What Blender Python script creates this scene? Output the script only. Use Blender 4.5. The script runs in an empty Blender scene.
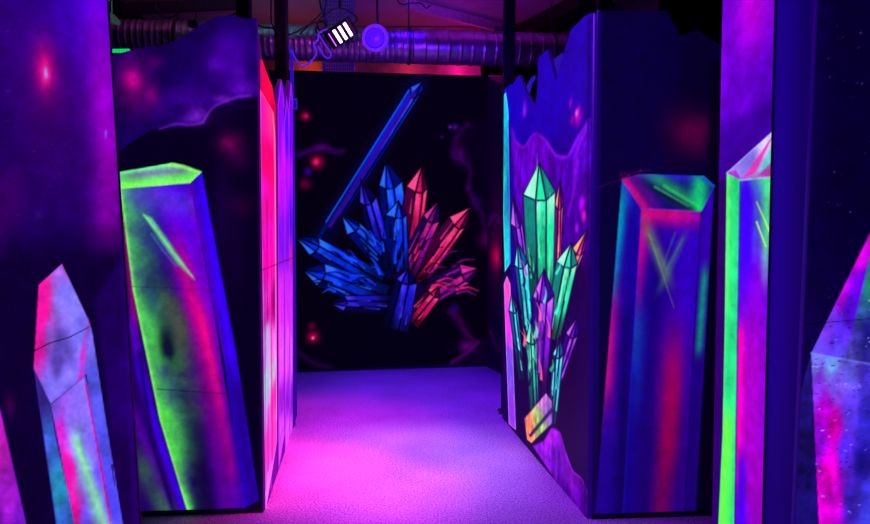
import bpy, bmesh, math, random
import numpy as np
from mathutils import Vector

random.seed(7)
rng = np.random.default_rng(7)
COL = bpy.context.scene.collection

# ------------------------------------------------------------------ camera
F = 620.0
H = 1.4
PITCH = math.atan(28.0 / F)
cam_d = bpy.data.cameras.new('camera')
cam = bpy.data.objects.new('camera', cam_d)
COL.objects.link(cam)
cam_d.sensor_width = 36.0
cam_d.lens = 36.0 * F / 870.0
cam.location = (0, 0, H)
cam.rotation_euler = (math.pi / 2 - PITCH, 0, 0)
bpy.context.scene.camera = cam
CP, SP = math.cos(PITCH), math.sin(PITCH)


def ray(px, py):
    a = (px - 435.0) / F
    b = (262.0 - py) / F
    return (a, CP + SP * b, -SP + CP * b)


def at(px, py, Y):
    d = ray(px, py)
    t = Y / d[1]
    return Vector((d[0] * t, Y, H + d[2] * t))


# ------------------------------------------------------------------ tags
def tag(o, label=None, cat=None, group=None, kind=None):
    if label: o['label'] = label
    if cat: o['category'] = cat
    if group: o['group'] = group
    if kind: o['kind'] = kind
    return o


def empty(name, loc=(0, 0, 0)):
    o = bpy.data.objects.new(name, None)
    o.empty_display_size = 0.1
    o.location = loc
    COL.objects.link(o)
    return o


def link(name, me, parent=None):
    o = bpy.data.objects.new(name, me)
    COL.objects.link(o)
    if parent is not None:
        o.parent = parent
        o.matrix_parent_inverse = parent.matrix_basis.inverted()
    return o


# ------------------------------------------------------------------ materials
def lin(c):
    c = np.asarray(c, dtype=np.float64) / 255.0
    return np.where(c <= 0.04045, c / 12.92, ((np.clip(c, 0, None) + 0.055) / 1.055) ** 2.4)


def L4(c):
    v = lin(c)
    return (float(v[0]), float(v[1]), float(v[2]), 1.0)


def mat_plain(name, col, rough=0.6, metal=0.0, noise=0.25, scale=30.0, bump=0.0, emis=None, es=0.0, spec=0.5):
    m = bpy.data.materials.new(name)
    m.use_nodes = True
    nt = m.node_tree
    b = nt.nodes['Principled BSDF']
    b.inputs['Roughness'].default_value = rough
    b.inputs['Metallic'].default_value = metal
    b.inputs['Specular IOR Level'].default_value = spec
    tc = nt.nodes.new('ShaderNodeTexCoord')
    nz = nt.nodes.new('ShaderNodeTexNoise')
    nz.inputs['Scale'].default_value = scale
    nz.inputs['Detail'].default_value = 5
    nt.links.new(tc.outputs['Object'], nz.inputs['Vector'])
    cr = nt.nodes.new('ShaderNodeValToRGB')
    c = L4(col)
    cr.color_ramp.elements[0].position = 0.3
    cr.color_ramp.elements[1].position = 0.7
    cr.color_ramp.elements[0].color = tuple(x * (1 - noise) for x in c[:3]) + (1,)
    cr.color_ramp.elements[1].color = tuple(min(1, x * (1 + noise)) for x in c[:3]) + (1,)
    nt.links.new(nz.outputs['Fac'], cr.inputs['Fac'])
    nt.links.new(cr.outputs['Color'], b.inputs['Base Color'])
    if bump:
        bp = nt.nodes.new('ShaderNodeBump')
        bp.inputs['Strength'].default_value = bump
        bp.inputs['Distance'].default_value = 0.01
        nt.links.new(nz.outputs['Fac'], bp.inputs['Height'])
        nt.links.new(bp.outputs['Normal'], b.inputs['Normal'])
    if emis is not None:
        b.inputs['Emission Color'].default_value = L4(emis)
        b.inputs['Emission Strength'].default_value = es
    return m


def mat_paint(name, bump=0.15, rough=0.6, base=(0.006, 0.006, 0.008), k=0.35, spec=0.25):
    """matt board painted in fluorescent colours, with blue violet light on bare ground included: the colour is a vertex attribute"""
    m = bpy.data.materials.new(name)
    m.use_nodes = True
    nt = m.node_tree
    b = nt.nodes['Principled BSDF']
    at_ = nt.nodes.new('ShaderNodeAttribute')
    at_.attribute_name = 'paint'
    tc = nt.nodes.new('ShaderNodeTexCoord')
    nz = nt.nodes.new('ShaderNodeTexNoise')
    nz.inputs['Scale'].default_value = 60
    nz.inputs['Detail'].default_value = 6
    nt.links.new(tc.outputs['Object'], nz.inputs['Vector'])
    mr = nt.nodes.new('ShaderNodeMapRange')
    mr.inputs['From Min'].default_value = 0.3
    mr.inputs['From Max'].default_value = 0.7
    mr.inputs['To Min'].default_value = 0.86
    mr.inputs['To Max'].default_value = 1.1
    nt.links.new(nz.outputs['Fac'], mr.inputs['Value'])
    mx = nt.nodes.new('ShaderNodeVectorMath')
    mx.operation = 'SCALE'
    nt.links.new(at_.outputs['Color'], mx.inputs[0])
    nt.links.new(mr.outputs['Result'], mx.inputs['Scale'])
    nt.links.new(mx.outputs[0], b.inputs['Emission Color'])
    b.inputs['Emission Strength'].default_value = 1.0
    sc = nt.nodes.new('ShaderNodeVectorMath')
    sc.operation = 'SCALE'
    sc.inputs['Scale'].default_value = k
    nt.links.new(at_.outputs['Color'], sc.inputs[0])
    ad = nt.nodes.new('ShaderNodeVectorMath')
    ad.operation = 'ADD'
    ad.inputs[1].default_value = base
    nt.links.new(sc.outputs[0], ad.inputs[0])
    nt.links.new(ad.outputs[0], b.inputs['Base Color'])
    b.inputs['Roughness'].default_value = rough
    b.inputs['Specular IOR Level'].default_value = spec
    bp = nt.nodes.new('ShaderNodeBump')
    bp.inputs['Strength'].default_value = bump
    bp.inputs['Distance'].default_value = 0.004
    nt.links.new(nz.outputs['Fac'], bp.inputs['Height'])
    nt.links.new(bp.outputs['Normal'], b.inputs['Normal'])
    return m


M_PAINT = mat_paint('fluorescent_paint_and_light')  # emission also stands in for blue violet light on bare boards
M_BACK = mat_paint('fluorescent_paint_on_black_cloth', base=(0.002, 0.002, 0.003), k=.15, spec=.04, rough=.9)
M_ROUGH = mat_paint('fluorescent_paint_on_render', bump=0.9, rough=0.55)
M_BOARD = mat_plain('dark_board_edge', (34, 26, 60), 0.6)
M_POST = mat_plain('black_post', (6, 6, 14), 0.6, noise=0.3, spec=.2)
M_BLACK = mat_plain('black_plastic', (12, 11, 16), 0.4)
M_CABLE = mat_plain('black_cable', (10, 9, 14), 0.45)
M_DRAPE = mat_plain('black_cloth', (5, 4, 7), 0.95, spec=0.05)
M_DUCT = mat_plain('galvanised_duct', (150, 140, 160), 0.33, metal=0.85, noise=0.35, scale=9, bump=0.25)
M_EDGEV = mat_plain('violet_edge_glow', (60, 10, 90), .6, emis=(64, 8, 96), es=.9)  # violet light on the board edges, put in as emission
M_EDGEB = mat_plain('blue_edge_glow', (20, 6, 80), .6, emis=(26, 1, 104), es=.9)  # blue light on the board edges, put in as emission
M_RAIL = mat_plain('black_rail', (16, 10, 40), 0.5)

# ------------------------------------------------------------------ mesh helpers
def mesh_from_bm(name, bm, mat, parent=None, smooth=False):
    me = bpy.data.meshes.new(name)
    bmesh.ops.recalc_face_normals(bm, faces=bm.faces[:])
    bm.to_mesh(me)
    bm.free()
    for mm in (mat if isinstance(mat, (list, tuple)) else [mat]):
        me.materials.append(mm)
    if smooth:
        for p in me.polygons: p.use_smooth = True
    return link(name, me, parent)


def bm_box(bm, c, size, rot=None, bevel=0.0):
    r = bmesh.ops.create_cube(bm, size=1.0)
    vs = r['verts']
    for v in vs:
        p = Vector((v.co.x * size[0], v.co.y * size[1], v.co.z * size[2]))
        if rot is not None: p = rot @ p
        v.co = p + Vector(c)
    if bevel > 0:
        es = list({e for v in vs for e in v.link_edges})
        bmesh.ops.bevel(bm, geom=es, offset=bevel, segments=2, affect='EDGES', profile=0.5)


def bm_lathe(bm, prof, origin, axis, seg=40, closed=False):
    """prof: list of (radius, distance along axis)"""
    axis = Vector(axis).normalized()
    u = axis.orthogonal().normalized()
    w = axis.cross(u)
    rings = []
    for r, d in prof:
        ring = []
        for k in range(seg):
            a = 2 * math.pi * k / seg
            ring.append(bm.verts.new(Vector(origin) + axis * d + (u * math.cos(a) + w * math.sin(a)) * max(r, 1e-4)))
        rings.append(ring)
    for i in range(len(rings) - 1):
        for k in range(seg):
            bm.faces.new((rings[i][k], rings[i][(k + 1) % seg], rings[i + 1][(k + 1) % seg], rings[i + 1][k]))
    if prof[0][0] > 1e-3: bm.faces.new(rings[0][::-1])
    if prof[-1][0] > 1e-3: bm.faces.new(rings[-1])


def smooth_pts(pts, n=10):
    pts = [Vector(p) for p in pts]
    P = [pts[0]] + pts + [pts[-1]]
    out = []
    for i in range(1, len(P) - 2):
        for k in range(n):
            t = k / n
            a, b, c, d = P[i - 1], P[i], P[i + 1], P[i + 2]
            out.append(0.5 * ((2 * b) + (c - a) * t + (2 * a - 5 * b + 4 * c - d) * t * t + (3 * b - a - 3 * c + d) * t ** 3))
    out.append(pts[-1])
    return out


def bm_tube(bm, pts, r, seg=8):
    prev = None
    n = None
    rings = []
    for i, p in enumerate(pts):
        t = (pts[min(i + 1, len(pts) - 1)] - pts[max(i - 1, 0)]).normalized()
        if n is None: n = t.orthogonal().normalized()
        n = (n - t * n.dot(t)).normalized()
        w = t.cross(n)
        rings.append([bm.verts.new(p + (n * math.cos(2 * math.pi * k / seg) + w * math.sin(2 * math.pi * k / seg)) * r) for k in range(seg)])
    for i in range(len(rings) - 1):
        for k in range(seg):
            bm.faces.new((rings[i][k], rings[i][(k + 1) % seg], rings[i + 1][(k + 1) % seg], rings[i + 1][k]))
    bm.faces.new(rings[0][::-1])
    bm.faces.new(rings[-1])


def cable(name, pts, r, mat, label, group=None, parent=None, cat='cable'):
    bm = bmesh.new()
    bm_tube(bm, smooth_pts(pts), r)
    o = mesh_from_bm(name, bm, mat, parent, smooth=True)
    if parent is None: tag(o, label, cat, group)
    return o


# ------------------------------------------------------------------ noise for airbrush texture
_perm = rng.random((256, 256))


def vnoise(x, y):
    xi = np.floor(x).astype(int); yi = np.floor(y).astype(int)
    fx = x - xi; fy = y - yi
    fx = fx * fx * (3 - 2 * fx); fy = fy * fy * (3 - 2 * fy)
    g = lambda a, b: _perm[a % 256, b % 256]
    return (g(xi, yi) * (1 - fx) + g(xi + 1, yi) * fx) * (1 - fy) + (g(xi, yi + 1) * (1 - fx) + g(xi + 1, yi + 1) * fx) * fy


def fbm(x, y, o=4):
    s = 0; a = 0.5; t = 0
    for k in range(o):
        s = s + a * vnoise(x * 2 ** k + 17 * k, y * 2 ** k + 31 * k); t += a; a *= 0.55
    return s / t


# ------------------------------------------------------------------ painted panels
def zc(px, py, z):
    d = ray(px, py); t = (z - H) / d[2]
    return Vector((d[0] * t, d[1] * t, z))


def fl(px, py):
    v = zc(px, py, 0.0)
    return (v.x, v.y)


class Panel:
    """Upright flat board standing on the floor from plan point a to plan point b.
    Paint is laid down in board metres (s along the board, z up)."""

    def __init__(self, name, a, b, ds, dz, base, thick=0.018, top=2.45, left=None, right=None, z0=0.0, mat=None, back=1):
        self.name = name
        self.a = np.array(a, float); self.b = np.array(b, float)
        self.len = float(np.linalg.norm(self.b - self.a))
        self.u = (self.b - self.a) / self.len
        n = np.array([self.u[1], -self.u[0]])
        if np.dot(n, -self.a) < 0: n = -n
        self.n = n                      # towards the viewer's side
        self.thick = thick
        self.mat = mat or M_PAINT
        self.z0 = z0
        # outline
        self.top_pts = None
        if isinstance(top, (int, float)):
            self.topf = lambda s: np.full_like(s, float(top))
            self.top_prof = [(0, float(top)), (self.len, float(top))]
        else:
            pr = [self.q(*p) for p in top]
            pr = sorted(pr)
            ss = np.array([p[0] for p in pr]); zz = np.array([p[1] for p in pr])
            self.topf = lambda s: np.interp(s, ss, zz)
            self.top_prof = [(0, float(zz[0]))] + [(float(x), float(y)) for x, y in pr if 0 < x < self.len] + [(self.len, float(zz[-1]))]
        def edge(e, dflt):
            if e is None: return lambda z: np.full_like(z, dflt)
            (s0, za), (s1, zb) = self.q(*e[0]), self.q(*e[1])
            return lambda z: s0 + (z - za) * (s1 - s0) / (zb - za)
        self.lf = edge(left, 0.0)
        self.rf = edge(right, self.len)
        nu = int(self.len / ds) + 1; nv = int(2.5 / dz) + 1
        U, V = np.meshgrid(np.linspace(0, 1, nu), np.linspace(0, 1, nv))
        S = U * self.len
        Z = z0 + V * (self.topf(S) - z0)
        l = self.lf(Z); r = self.rf(Z)
        S = l + U * (r - l)
        self.S, self.Z = S, Z
        self.C = np.empty(S.shape + (3,)); self.C[:] = base
        self.ID = np.zeros(S.shape, int)
        self.parts = []
        self.clip = None
        self.fn = fbm(S * 6 + 3, Z * 6, 5)
        self.fn2 = fbm(S * 25 + 9, Z * 25, 4)
        self.fv = fbm(S * 26 + 5, Z * 4, 4)

    def q(self, px, py):
        d = ray(px, py)
        o = np.array([0.0, 0.0])
        n = self.n
        t = np.dot(self.a - o, n) / (d[0] * n[0] + d[1] * n[1])
        p = np.array([d[0] * t, d[1] * t])
        return (float(np.dot(p - self.a, self.u)), H + d[2] * t)

    def q2(self, pts):
        return np.array([self.q(*p) for p in pts])

    def unit(self, px, py):
        a = self.q(px - .5, py); b = self.q(px + .5, py); c = self.q(px, py - .5); d = self.q(px, py + .5)
        return abs(b[0] - a[0]), abs(c[1] - d[1])

    # --- brushes
    def mix(self, al, col):
        al = al[..., None]
        self.C = self.C * (1 - al) + np.asarray(col, float) * al

    def _box(self, pts, pad):
        s0, z0 = pts.min(0) - pad; s1, z1 = pts.max(0) + pad
        return (self.S > s0) & (self.S < s1) & (self.Z > z0) & (self.Z < z1)

    def blob(self, px, py, rx, ry, col, a=1.0, add=False, pw=1.0, rough=0.0, ang=0.0):
        c = self.q(px, py); us, uz = self.unit(px, py)
        ds = (self.S - c[0]) / (us); dz = -(self.Z - c[1]) / (uz)
        if ang:
            ca, sa = math.cos(ang), math.sin(ang)
            ds, dz = ds * ca + dz * sa, -ds * sa + dz * ca
        r2 = (ds / rx) ** 2 + (dz / ry) ** 2
        al = a * np.exp(-r2 ** pw)
        if rough: al = al * np.clip(1 - rough + 2 * rough * (self.fn * 2 - .5), 0, 1.6)
        al = np.clip(al, 0, 1)
        if self.clip is not None: al = al * self.clip
        if add: self.C = self.C + al[..., None] * np.asarray(col, float)
        else: self.mix(al, col)

    def sdist(self, P, S, Z, ks):
        """signed distance (in photo-size units), anisotropic scale ks"""
        x = S / ks[0]; y = Z / ks[1]
        p = P / np.array(ks)
        d = np.full(x.shape, 1e9); ins = np.zeros(x.shape, bool)
        n = len(p)
        for i in range(n):
            a = p[i]; b = p[(i + 1) % n]
            e = b - a; L = e @ e + 1e-12
            t = np.clip(((x - a[0]) * e[0] + (y - a[1]) * e[1]) / L, 0, 1)
            dx = x - a[0] - t * e[0]; dy = y - a[1] - t * e[1]
            d = np.minimum(d, dx * dx + dy * dy)
            c = ((a[1] > y) != (b[1] > y))
            with np.errstate(divide='ignore', invalid='ignore'):
                xi = (b[0] - a[0]) * (y - a[1]) / (b[1] - a[1] + 1e-15) + a[0]
            ins ^= c & (x < xi)
        d = np.sqrt(d)
        return np.where(ins, d, -d)

    def poly(self, pts, cols, soft=0.6, a=1.0, rough=0.0, part=None, edge=None, ew=1.2, p=3.0, streak=0.0):
        """cols: one colour, or a list of ((px,py), colour) blended like airbrush"""
        P = self.q2(pts)
        mx, my = np.mean([q[0] for q in pts]), np.mean([q[1] for q in pts])
        ks = self.unit(mx, my)
        m = self._box(P, max(ks) * (soft * 2 + 3))
        if not m.any(): return
        S, Z = self.S[m], self.Z[m]
        d = self.sdist(P, S, Z, ks)
        al = np.clip(0.5 + d / (2 * soft), 0, 1)
        al = al * al * (3 - 2 * al) * a
        if isinstance(cols, list):
            w = 0; acc = 0
            soft0 = 14 if len(cols) > 10 else 9
            for (cx, cy), c in cols:
                cs = self.q(cx, cy)
                r2 = ((S - cs[0]) / ks[0]) ** 2 + (0.42 * (Z - cs[1]) / ks[1]) ** 2 + soft0
                ww = r2 ** (-p / 2)
                acc = acc + ww[:, None] * np.asarray(c, float); w = w + ww
            col = acc / w[:, None]
        else:
            col = np.repeat(np.asarray(cols, float)[None], len(S), 0)
        if rough: col = col * np.clip(1 + rough * (self.fn[m] - .5) * 1.2 + rough * (self.fv[m] - .5) * 1.5 + rough * (self.fn2[m] - .5) * .8, 0.1, 2)[:, None]
        if edge is not None:
            ee = np.exp(-(d / ew) ** 2)[:, None] * (d > -1)[:, None]
            col = col * (1 - ee) + np.asarray(edge, float) * ee
        self.C[m] = self.C[m] * (1 - al[:, None]) + col * al[:, None]
        if part is not None:
            idd = self.ID[m]
            idd[d > 0] = part
            self.ID[m] = idd

    def mask(self, pts, soft=0.6):
        if pts is None:
            self.clip = None
            return
        P = self.q2(pts)
        ks = self.unit(np.mean([q[0] for q in pts]), np.mean([q[1] for q in pts]))
        d = self.sdist(P, self.S, self.Z, ks)
        self.clip = np.clip(0.5 + d / (2 * soft), 0, 1)

    def air(self, pts, w, col, a=1.0, rough=0.0, w1=None):
        """airbrush pass with a wide gaussian fall-off along a line"""
        pts2 = self.q2(pts)
        ks = self.unit(np.mean([q[0] for q in pts]), np.mean([q[1] for q in pts]))
        w1 = w if w1 is None else w1
        x = self.S / ks[0]; y = self.Z / ks[1]
        p = pts2 / np.array(ks)
        seg = np.linalg.norm(p[1:] - p[:-1], axis=1); tot = seg.sum(); acc = 0
        al = np.zeros(x.shape)
        for i in range(len(p) - 1):
            e = p[i + 1] - p[i]; L = e @ e + 1e-12
            tu = ((x - p[i][0]) * e[0] + (y - p[i][1]) * e[1]) / L
            t = np.clip(tu, 0, 1)
            perp = np.hypot(x - p[i][0] - tu * e[0], y - p[i][1] - tu * e[1])
            kk = 0.28 if (i == 0) else 1.0
            k2 = 0.28 if (i == len(p) - 2) else 1.0
            ex = (np.maximum(-tu, 0) * kk + np.maximum(tu - 1, 0) * k2) * math.sqrt(L)
            d = np.hypot(perp, ex)
            f = (acc + t * seg[i]) / tot
            al = np.maximum(al, np.exp(-(d / (w + (w1 - w) * f)) ** 2))
            acc += seg[i]
        al = al * a
        if rough: al = al * np.clip(1 - rough + 2 * rough * (self.fn * 2 - .5), 0, 1.4)
        al = np.clip(al, 0, 1)
        if self.clip is not None: al = al * self.clip
        self.mix(al, col)

    def part(self, name, label=None):
        self.parts.append((name, label))
        return len(self.parts)

    def stroke(self, pts, w0, w1, col, a=1.0, soft=0.7, rough=0.0):
        pts2 = self.q2(pts)
        mx, my = np.mean([q[0] for q in pts]), np.mean([q[1] for q in pts])
        ks = self.unit(mx, my)
        wm = max(w0, w1)
        m = self._box(pts2, max(ks) * (wm + soft * 2 + 2))
        if not m.any(): return
        x = self.S[m] / ks[0]; y = self.Z[m] / ks[1]
        p = pts2 / np.array(ks)
        n = len(p)
        best = np.full(x.shape, -1e9)
        seg = np.linalg.norm(p[1:] - p[:-1], axis=1); tot = seg.sum(); acc = 0
        for i in range(n - 1):
            e = p[i + 1] - p[i]; L = e @ e + 1e-12
            t = np.clip(((x - p[i][0]) * e[0] + (y - p[i][1]) * e[1]) / L, 0, 1)
            d = np.hypot(x - p[i][0] - t * e[0], y - p[i][1] - t * e[1])
            f = (acc + t * seg[i]) / tot
            best = np.maximum(best, (w0 + (w1 - w0) * f) / 2 - d)
            acc += seg[i]
        al = np.clip(0.5 + best / (2 * soft), 0, 1) * a
        if rough: al = al * np.clip(1 - rough + 2.5 * rough * self.fn2[m], 0, 1)
        if self.clip is not None: al = al * self.clip[m]
        self.C[m] = self.C[m] * (1 - al[:, None]) + np.asarray(col, float) * al[:, None]

    def curve(self, pts, *k, **kw):
        q = smooth_pts([(a, b, 0) for a, b in pts], 6)
        self.stroke([(v.x, v.y) for v in q], *k, **kw)

    def mottle(self, amt, amt2=0.0):
        self.C = self.C * np.clip(1 + amt * (self.fn - .5) * 2 + amt2 * (self.fn2 - .5) * 2, 0, 3)[..., None]

    def dots(self, n, box, col, seed=1, r=0.8):
        rg = random.Random(seed)
        for i in range(n):
            self.blob(rg.uniform(box[0], box[2]), rg.uniform(box[1], box[3]), r, r, col, a=rg.uniform(.2, .9))

    # --- make the board object
    def build(self, label, group=None, cat='mural panel', rail=True, gain=1.0, board_mat=None):
        nv, nu = self.S.shape
        root = empty(self.name, (float((self.a[0] + self.b[0]) / 2), float((self.a[1] + self.b[1]) / 2), self.z0))
        tag(root, label, cat, group)
        g_ = self.C.mean(-1, keepdims=True)
        self.C = (g_ + (self.C - g_) * 1.14) * 1.06
        co = np.empty((nv * nu, 3), np.float32)
        S = self.S.ravel(); Z = self.Z.ravel()
        co[:, 0] = self.a[0] + self.u[0] * S + self.n[0] * 0.0012
        co[:, 1] = self.a[1] + self.u[1] * S + self.n[1] * 0.0012
        co[:, 2] = Z
        colr = np.ones((nv * nu, 4), np.float32)
        colr[:, :3] = lin(np.clip(self.C.reshape(-1, 3), 0, 255)) * gain
        idx = np.arange(nv * nu).reshape(nv, nu)
        quads = np.stack([idx[:-1, :-1], idx[:-1, 1:], idx[1:, 1:], idx[1:, :-1]], -1).reshape(-1, 4)
        e1 = co[quads[0, 1]] - co[quads[0, 0]]; e2 = co[quads[0, 3]] - co[quads[0, 0]]
        if np.dot(np.cross(e1, e2)[:2], self.n) < 0: quads = quads[:, ::-1]
        qid = np.maximum.reduce([self.ID.ravel()[quads[:, k]] for k in (0, 2)])

        # slab outline
        zt = self.top_prof
        out = []
        for s, z in zt:
            out.append((s, z))
        low = [(self.len, self.z0), (0, self.z0)]
        pl = out + low
        def fix(s, z):
            l = float(self.lf(np.array(z))); r = float(self.rf(np.array(z)))
            return l + s / self.len * (r - l)
        pl = [(fix(s, z), z) for s, z in pl]
        npl = len(pl)
        def p3(s, z, off):
            return (self.a[0] + self.u[0] * s - self.n[0] * off, self.a[1] + self.u[1] * s - self.n[1] * off, z)

        for pid in range(0, len(self.parts) + 1):
            sel = quads[qid == pid]
            if len(sel) == 0: continue
            used, inv = np.unique(sel, return_inverse=True)
            vv = co[used]; cc = colr[used]
            faces = inv.reshape(-1, 4)
            extra_v = []; extra_f = []
            if pid == 0:
                base = len(vv)
                extra_v = [p3(s, z, 0.0) for s, z in pl] + [p3(s, z, self.thick) for s, z in pl]
                extra_f = [list(range(base, base + npl)), list(range(base + 2 * npl - 1, base + npl - 1, -1))]
                for k in range(npl):
                    k2 = (k + 1) % npl
                    extra_f.append([base + k, base + npl + k, base + npl + k2, base + k2])
                vv = np.vstack([vv, np.array(extra_v, np.float32)])
                ec = np.ones((len(extra_v), 4), np.float32); ec[:, :3] = 0.002
                cc = np.vstack([cc, ec])
            name = 'board' if pid == 0 else self.parts[pid - 1][0]
            me = bpy.data.meshes.new(name)
            nl = faces.size + sum(len(f) for f in extra_f)
            me.vertices.add(len(vv)); me.vertices.foreach_set('co', vv.ravel())
            me.loops.add(nl)
            li = np.concatenate([faces.ravel()] + [np.array(f) for f in extra_f]) if extra_f else faces.ravel()
            me.loops.foreach_set('vertex_index', li.astype(np.int32))
            sizes = np.array([4] * len(faces) + [len(f) for f in extra_f], np.int32)
            starts = np.concatenate([[0], np.cumsum(sizes)[:-1]]).astype(np.int32)
            me.polygons.add(len(sizes))
            me.polygons.foreach_set('loop_start', starts)
            mi = np.zeros(len(sizes), np.int32); mi[len(faces):] = 1
            me.materials.append(self.mat)
            me.materials.append(board_mat or M_BOARD)
            me.polygons.foreach_set('material_index', mi)
            at_ = me.color_attributes.new('paint', 'FLOAT_COLOR', 'POINT')
            at_.data.foreach_set('color', cc.astype(np.float32).ravel())
            me.update(); me.validate()
            o = link(name, me, root)
            if pid and self.parts[pid - 1][1]: o['label'] = self.parts[pid - 1][1]
        if rail:
            bm = bmesh.new()
            l0 = float(self.lf(np.array(0.0))); r0 = float(self.rf(np.array(0.0)))
            c0 = p3((l0 + r0) / 2, 0.0125, -0.006)
            ang = math.atan2(self.u[1], self.u[0])
            from mathutils import Matrix
            bm_box(bm, c0, (r0 - l0, 0.008, 0.025), Matrix.Rotation(ang, 3, 'Z'), 0.002)
            mesh_from_bm('base_rail', bm, M_RAIL, root)
        return root


def crystal(pn, base, tip, w, dark, mid, light, part=None, tipf=0.22, line=(4, 2, 30), lw=1.0, streaks=3, seed=0, wb=None):
    """a painted faceted shard from base to tip, in the mural's flat style"""
    rg = random.Random(seed * 13 + int(tip[0]))
    bx, by = base; tx, ty = tip
    dx, dy = tx - bx, ty - by; L = math.hypot(dx, dy); dx /= L; dy /= L
    nx, ny = -dy, dx
    wb = w if wb is None else wb
    def P(t, o):
        ww = (wb + (w - wb) * min(t / (1 - tipf), 1)) / 2
        return (bx + dx * L * t + nx * o * ww, by + dy * L * t + ny * o * ww)
    sh = 1 - tipf
    k = rg.uniform(-.25, .25)
    A0, A1, A2, A3 = P(0, -1), P(0, k - .25), P(0, k + .4), P(0, 1)
    B0, B1, B2, B3 = P(sh, -1), P(sh - .04, k - .25), P(sh - .04, k + .4), P(sh + .02, 1)
    T = P(1, k)
    pn.poly([A0, B0, T, B3, A3], line, soft=0.8, part=part)
    f = lambda c, s: tuple(min(255, x * s) for x in c)
    pn.poly([A0, B0, B1, A1], [(A0, f(dark, .5)), (B0, dark), (B1, dark)], soft=.7, edge=line, ew=lw)
    pn.poly([A1, B1, B2, A2], [(A1, f(mid, .25)), (P(.45, 0), f(mid, .8)), (B1, light), (B2, mid)], soft=.7, edge=line, ew=lw, rough=.3)
    pn.poly([A2, B2, B3, A3], [(A3, f(mid, .3)), (B3, light), (P(.5, .7), mid)], soft=.7, edge=line, ew=lw)
    pn.poly([B0, T, B1], light, soft=.7, edge=line, ew=lw)
    pn.poly([B1, T, B2], mid, soft=.7, edge=line, ew=lw)
    pn.poly([B2, T, B3], f(dark, 1.1), soft=.7, edge=line, ew=lw)
    for i in range(streaks):
        t0 = rg.uniform(.1, .6); o = rg.uniform(-.7, .8)
        pn.stroke([P(t0, o), P(t0 + rg.uniform(.12, .3), o + rg.uniform(-.1, .1))], 1.3, .3, light, a=.8)


# ---------------------------------------------------------------- board A: front left, big green crystal
PA = Panel('mural_panel', (fl(30, 519)), (fl(264, 512)[0] - .002, fl(264, 512)[1]), .0045, .0048, (9, 1, 34),
           top=[(20, 60), (100, 56), (113, 55), (140, 48), (165, 45), (185, 36), (200, 25), (216, 17), (232, 15), (240, 18), (262, 19)])
rock = [(20, 40), (115, 40), (270, 0), (270, 96), (250, 97), (232, 101), (217, 106), (209, 113), (205, 121), (199, 126), (180, 126), (152, 130), (130, 143), (110, 158), (20, 170)]
pr = PA.part('painted_rock', 'violet painted rock ledge across the top')
PA.poly(rock, (22, 2, 74), soft=1.2, part=pr, rough=.25)
PA.blob(225, 60, 22, 24, (62, 6, 132), .7, rough=.6)
PA.blob(214, 66, 6, 5, (92, 20, 170), .5, rough=.4)
PA.blob(240, 72, 6, 6, (92, 20, 170), .5, rough=.4)
PA.blob(190, 105, 30, 18, (78, 12, 158), .6, rough=.7)
PA.blob(243, 88, 14, 9, (105, 24, 190), .7, rough=.4)
PA.blob(232, 60, 12, 30, (60, 10, 135), .4, rough=.5)
for pts, w in ([[(250, 96), (238, 97), (226, 101), (214, 107), (207, 116), (203, 122)], 2.2], [[(203, 123), (190, 125), (176, 124), (160, 129)], 2.0]):
    PA.curve(pts, w, w * .7, (150, 55, 225), a=.55, soft=1.6)
PA.blob(197, 117, 13, 8, (150, 55, 225), .6, rough=.5)
PA.blob(222, 99, 8, 4, (140, 45, 215), .5, rough=.4)
PA.blob(133, 84, 16, 24, (150, 6, 120), .85, rough=.25)
PA.blob(133, 80, 7, 9, (205, 15, 150), .8)
PA.blob(152, 96, 7, 10, (150, 8, 130), .6)
PA.blob(155, 62, 8, 6, (105, 4, 100), .5)
PA.blob(134.5, 80, 1.4, 1.4, (20, 2, 60), 1, pw=2)
PA.blob(142, 108, 14, 10, (80, 5, 120), .5, rough=.5)
# under the ledge
PA.blob(231, 145, 14, 12, (120, 4, 92), .75, rough=.4)
PA.blob(226, 143, 5, 4, (170, 10, 110), .5)
PA.blob(238, 160, 12, 10, (60, 4, 70), .6)
PA.blob(240, 205, 14, 12, (55, 4, 58), .6)
PA.blob(222, 215, 10, 50, (40, 4, 90), .5)
PA.blob(236, 250, 8, 50, (34, 4, 78), .4)
# second crystal behind, bottom left
c2 = PA.part('painted_crystal', 'violet crystal low on the left')
q2_ = [(120, 200), (133, 270), (187, 512), (140, 514), (118, 420)]
PA.poly(q2_, (30, 2, 84), part=c2)
PA.mask(q2_)
PA.air([(124, 220), (135, 320)], 4, (150, 14, 110), .8)
PA.air([(133, 330), (150, 410), (182, 505)], 5, (90, 10, 190), .8)
PA.air([(140, 370), (160, 440), (180, 500)], 4, (50, 0, 200), .8)
PA.air([(137, 420), (165, 500)], 6, (84, 12, 160), .7)
PA.air([(150, 480), (164, 508)], 10, (50, 90, 70), .8, rough=.4)
PA.air([(140, 356), (150, 430), (172, 506)], 2.5, (18, 0, 70), .7)
PA.mask(None)
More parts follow.
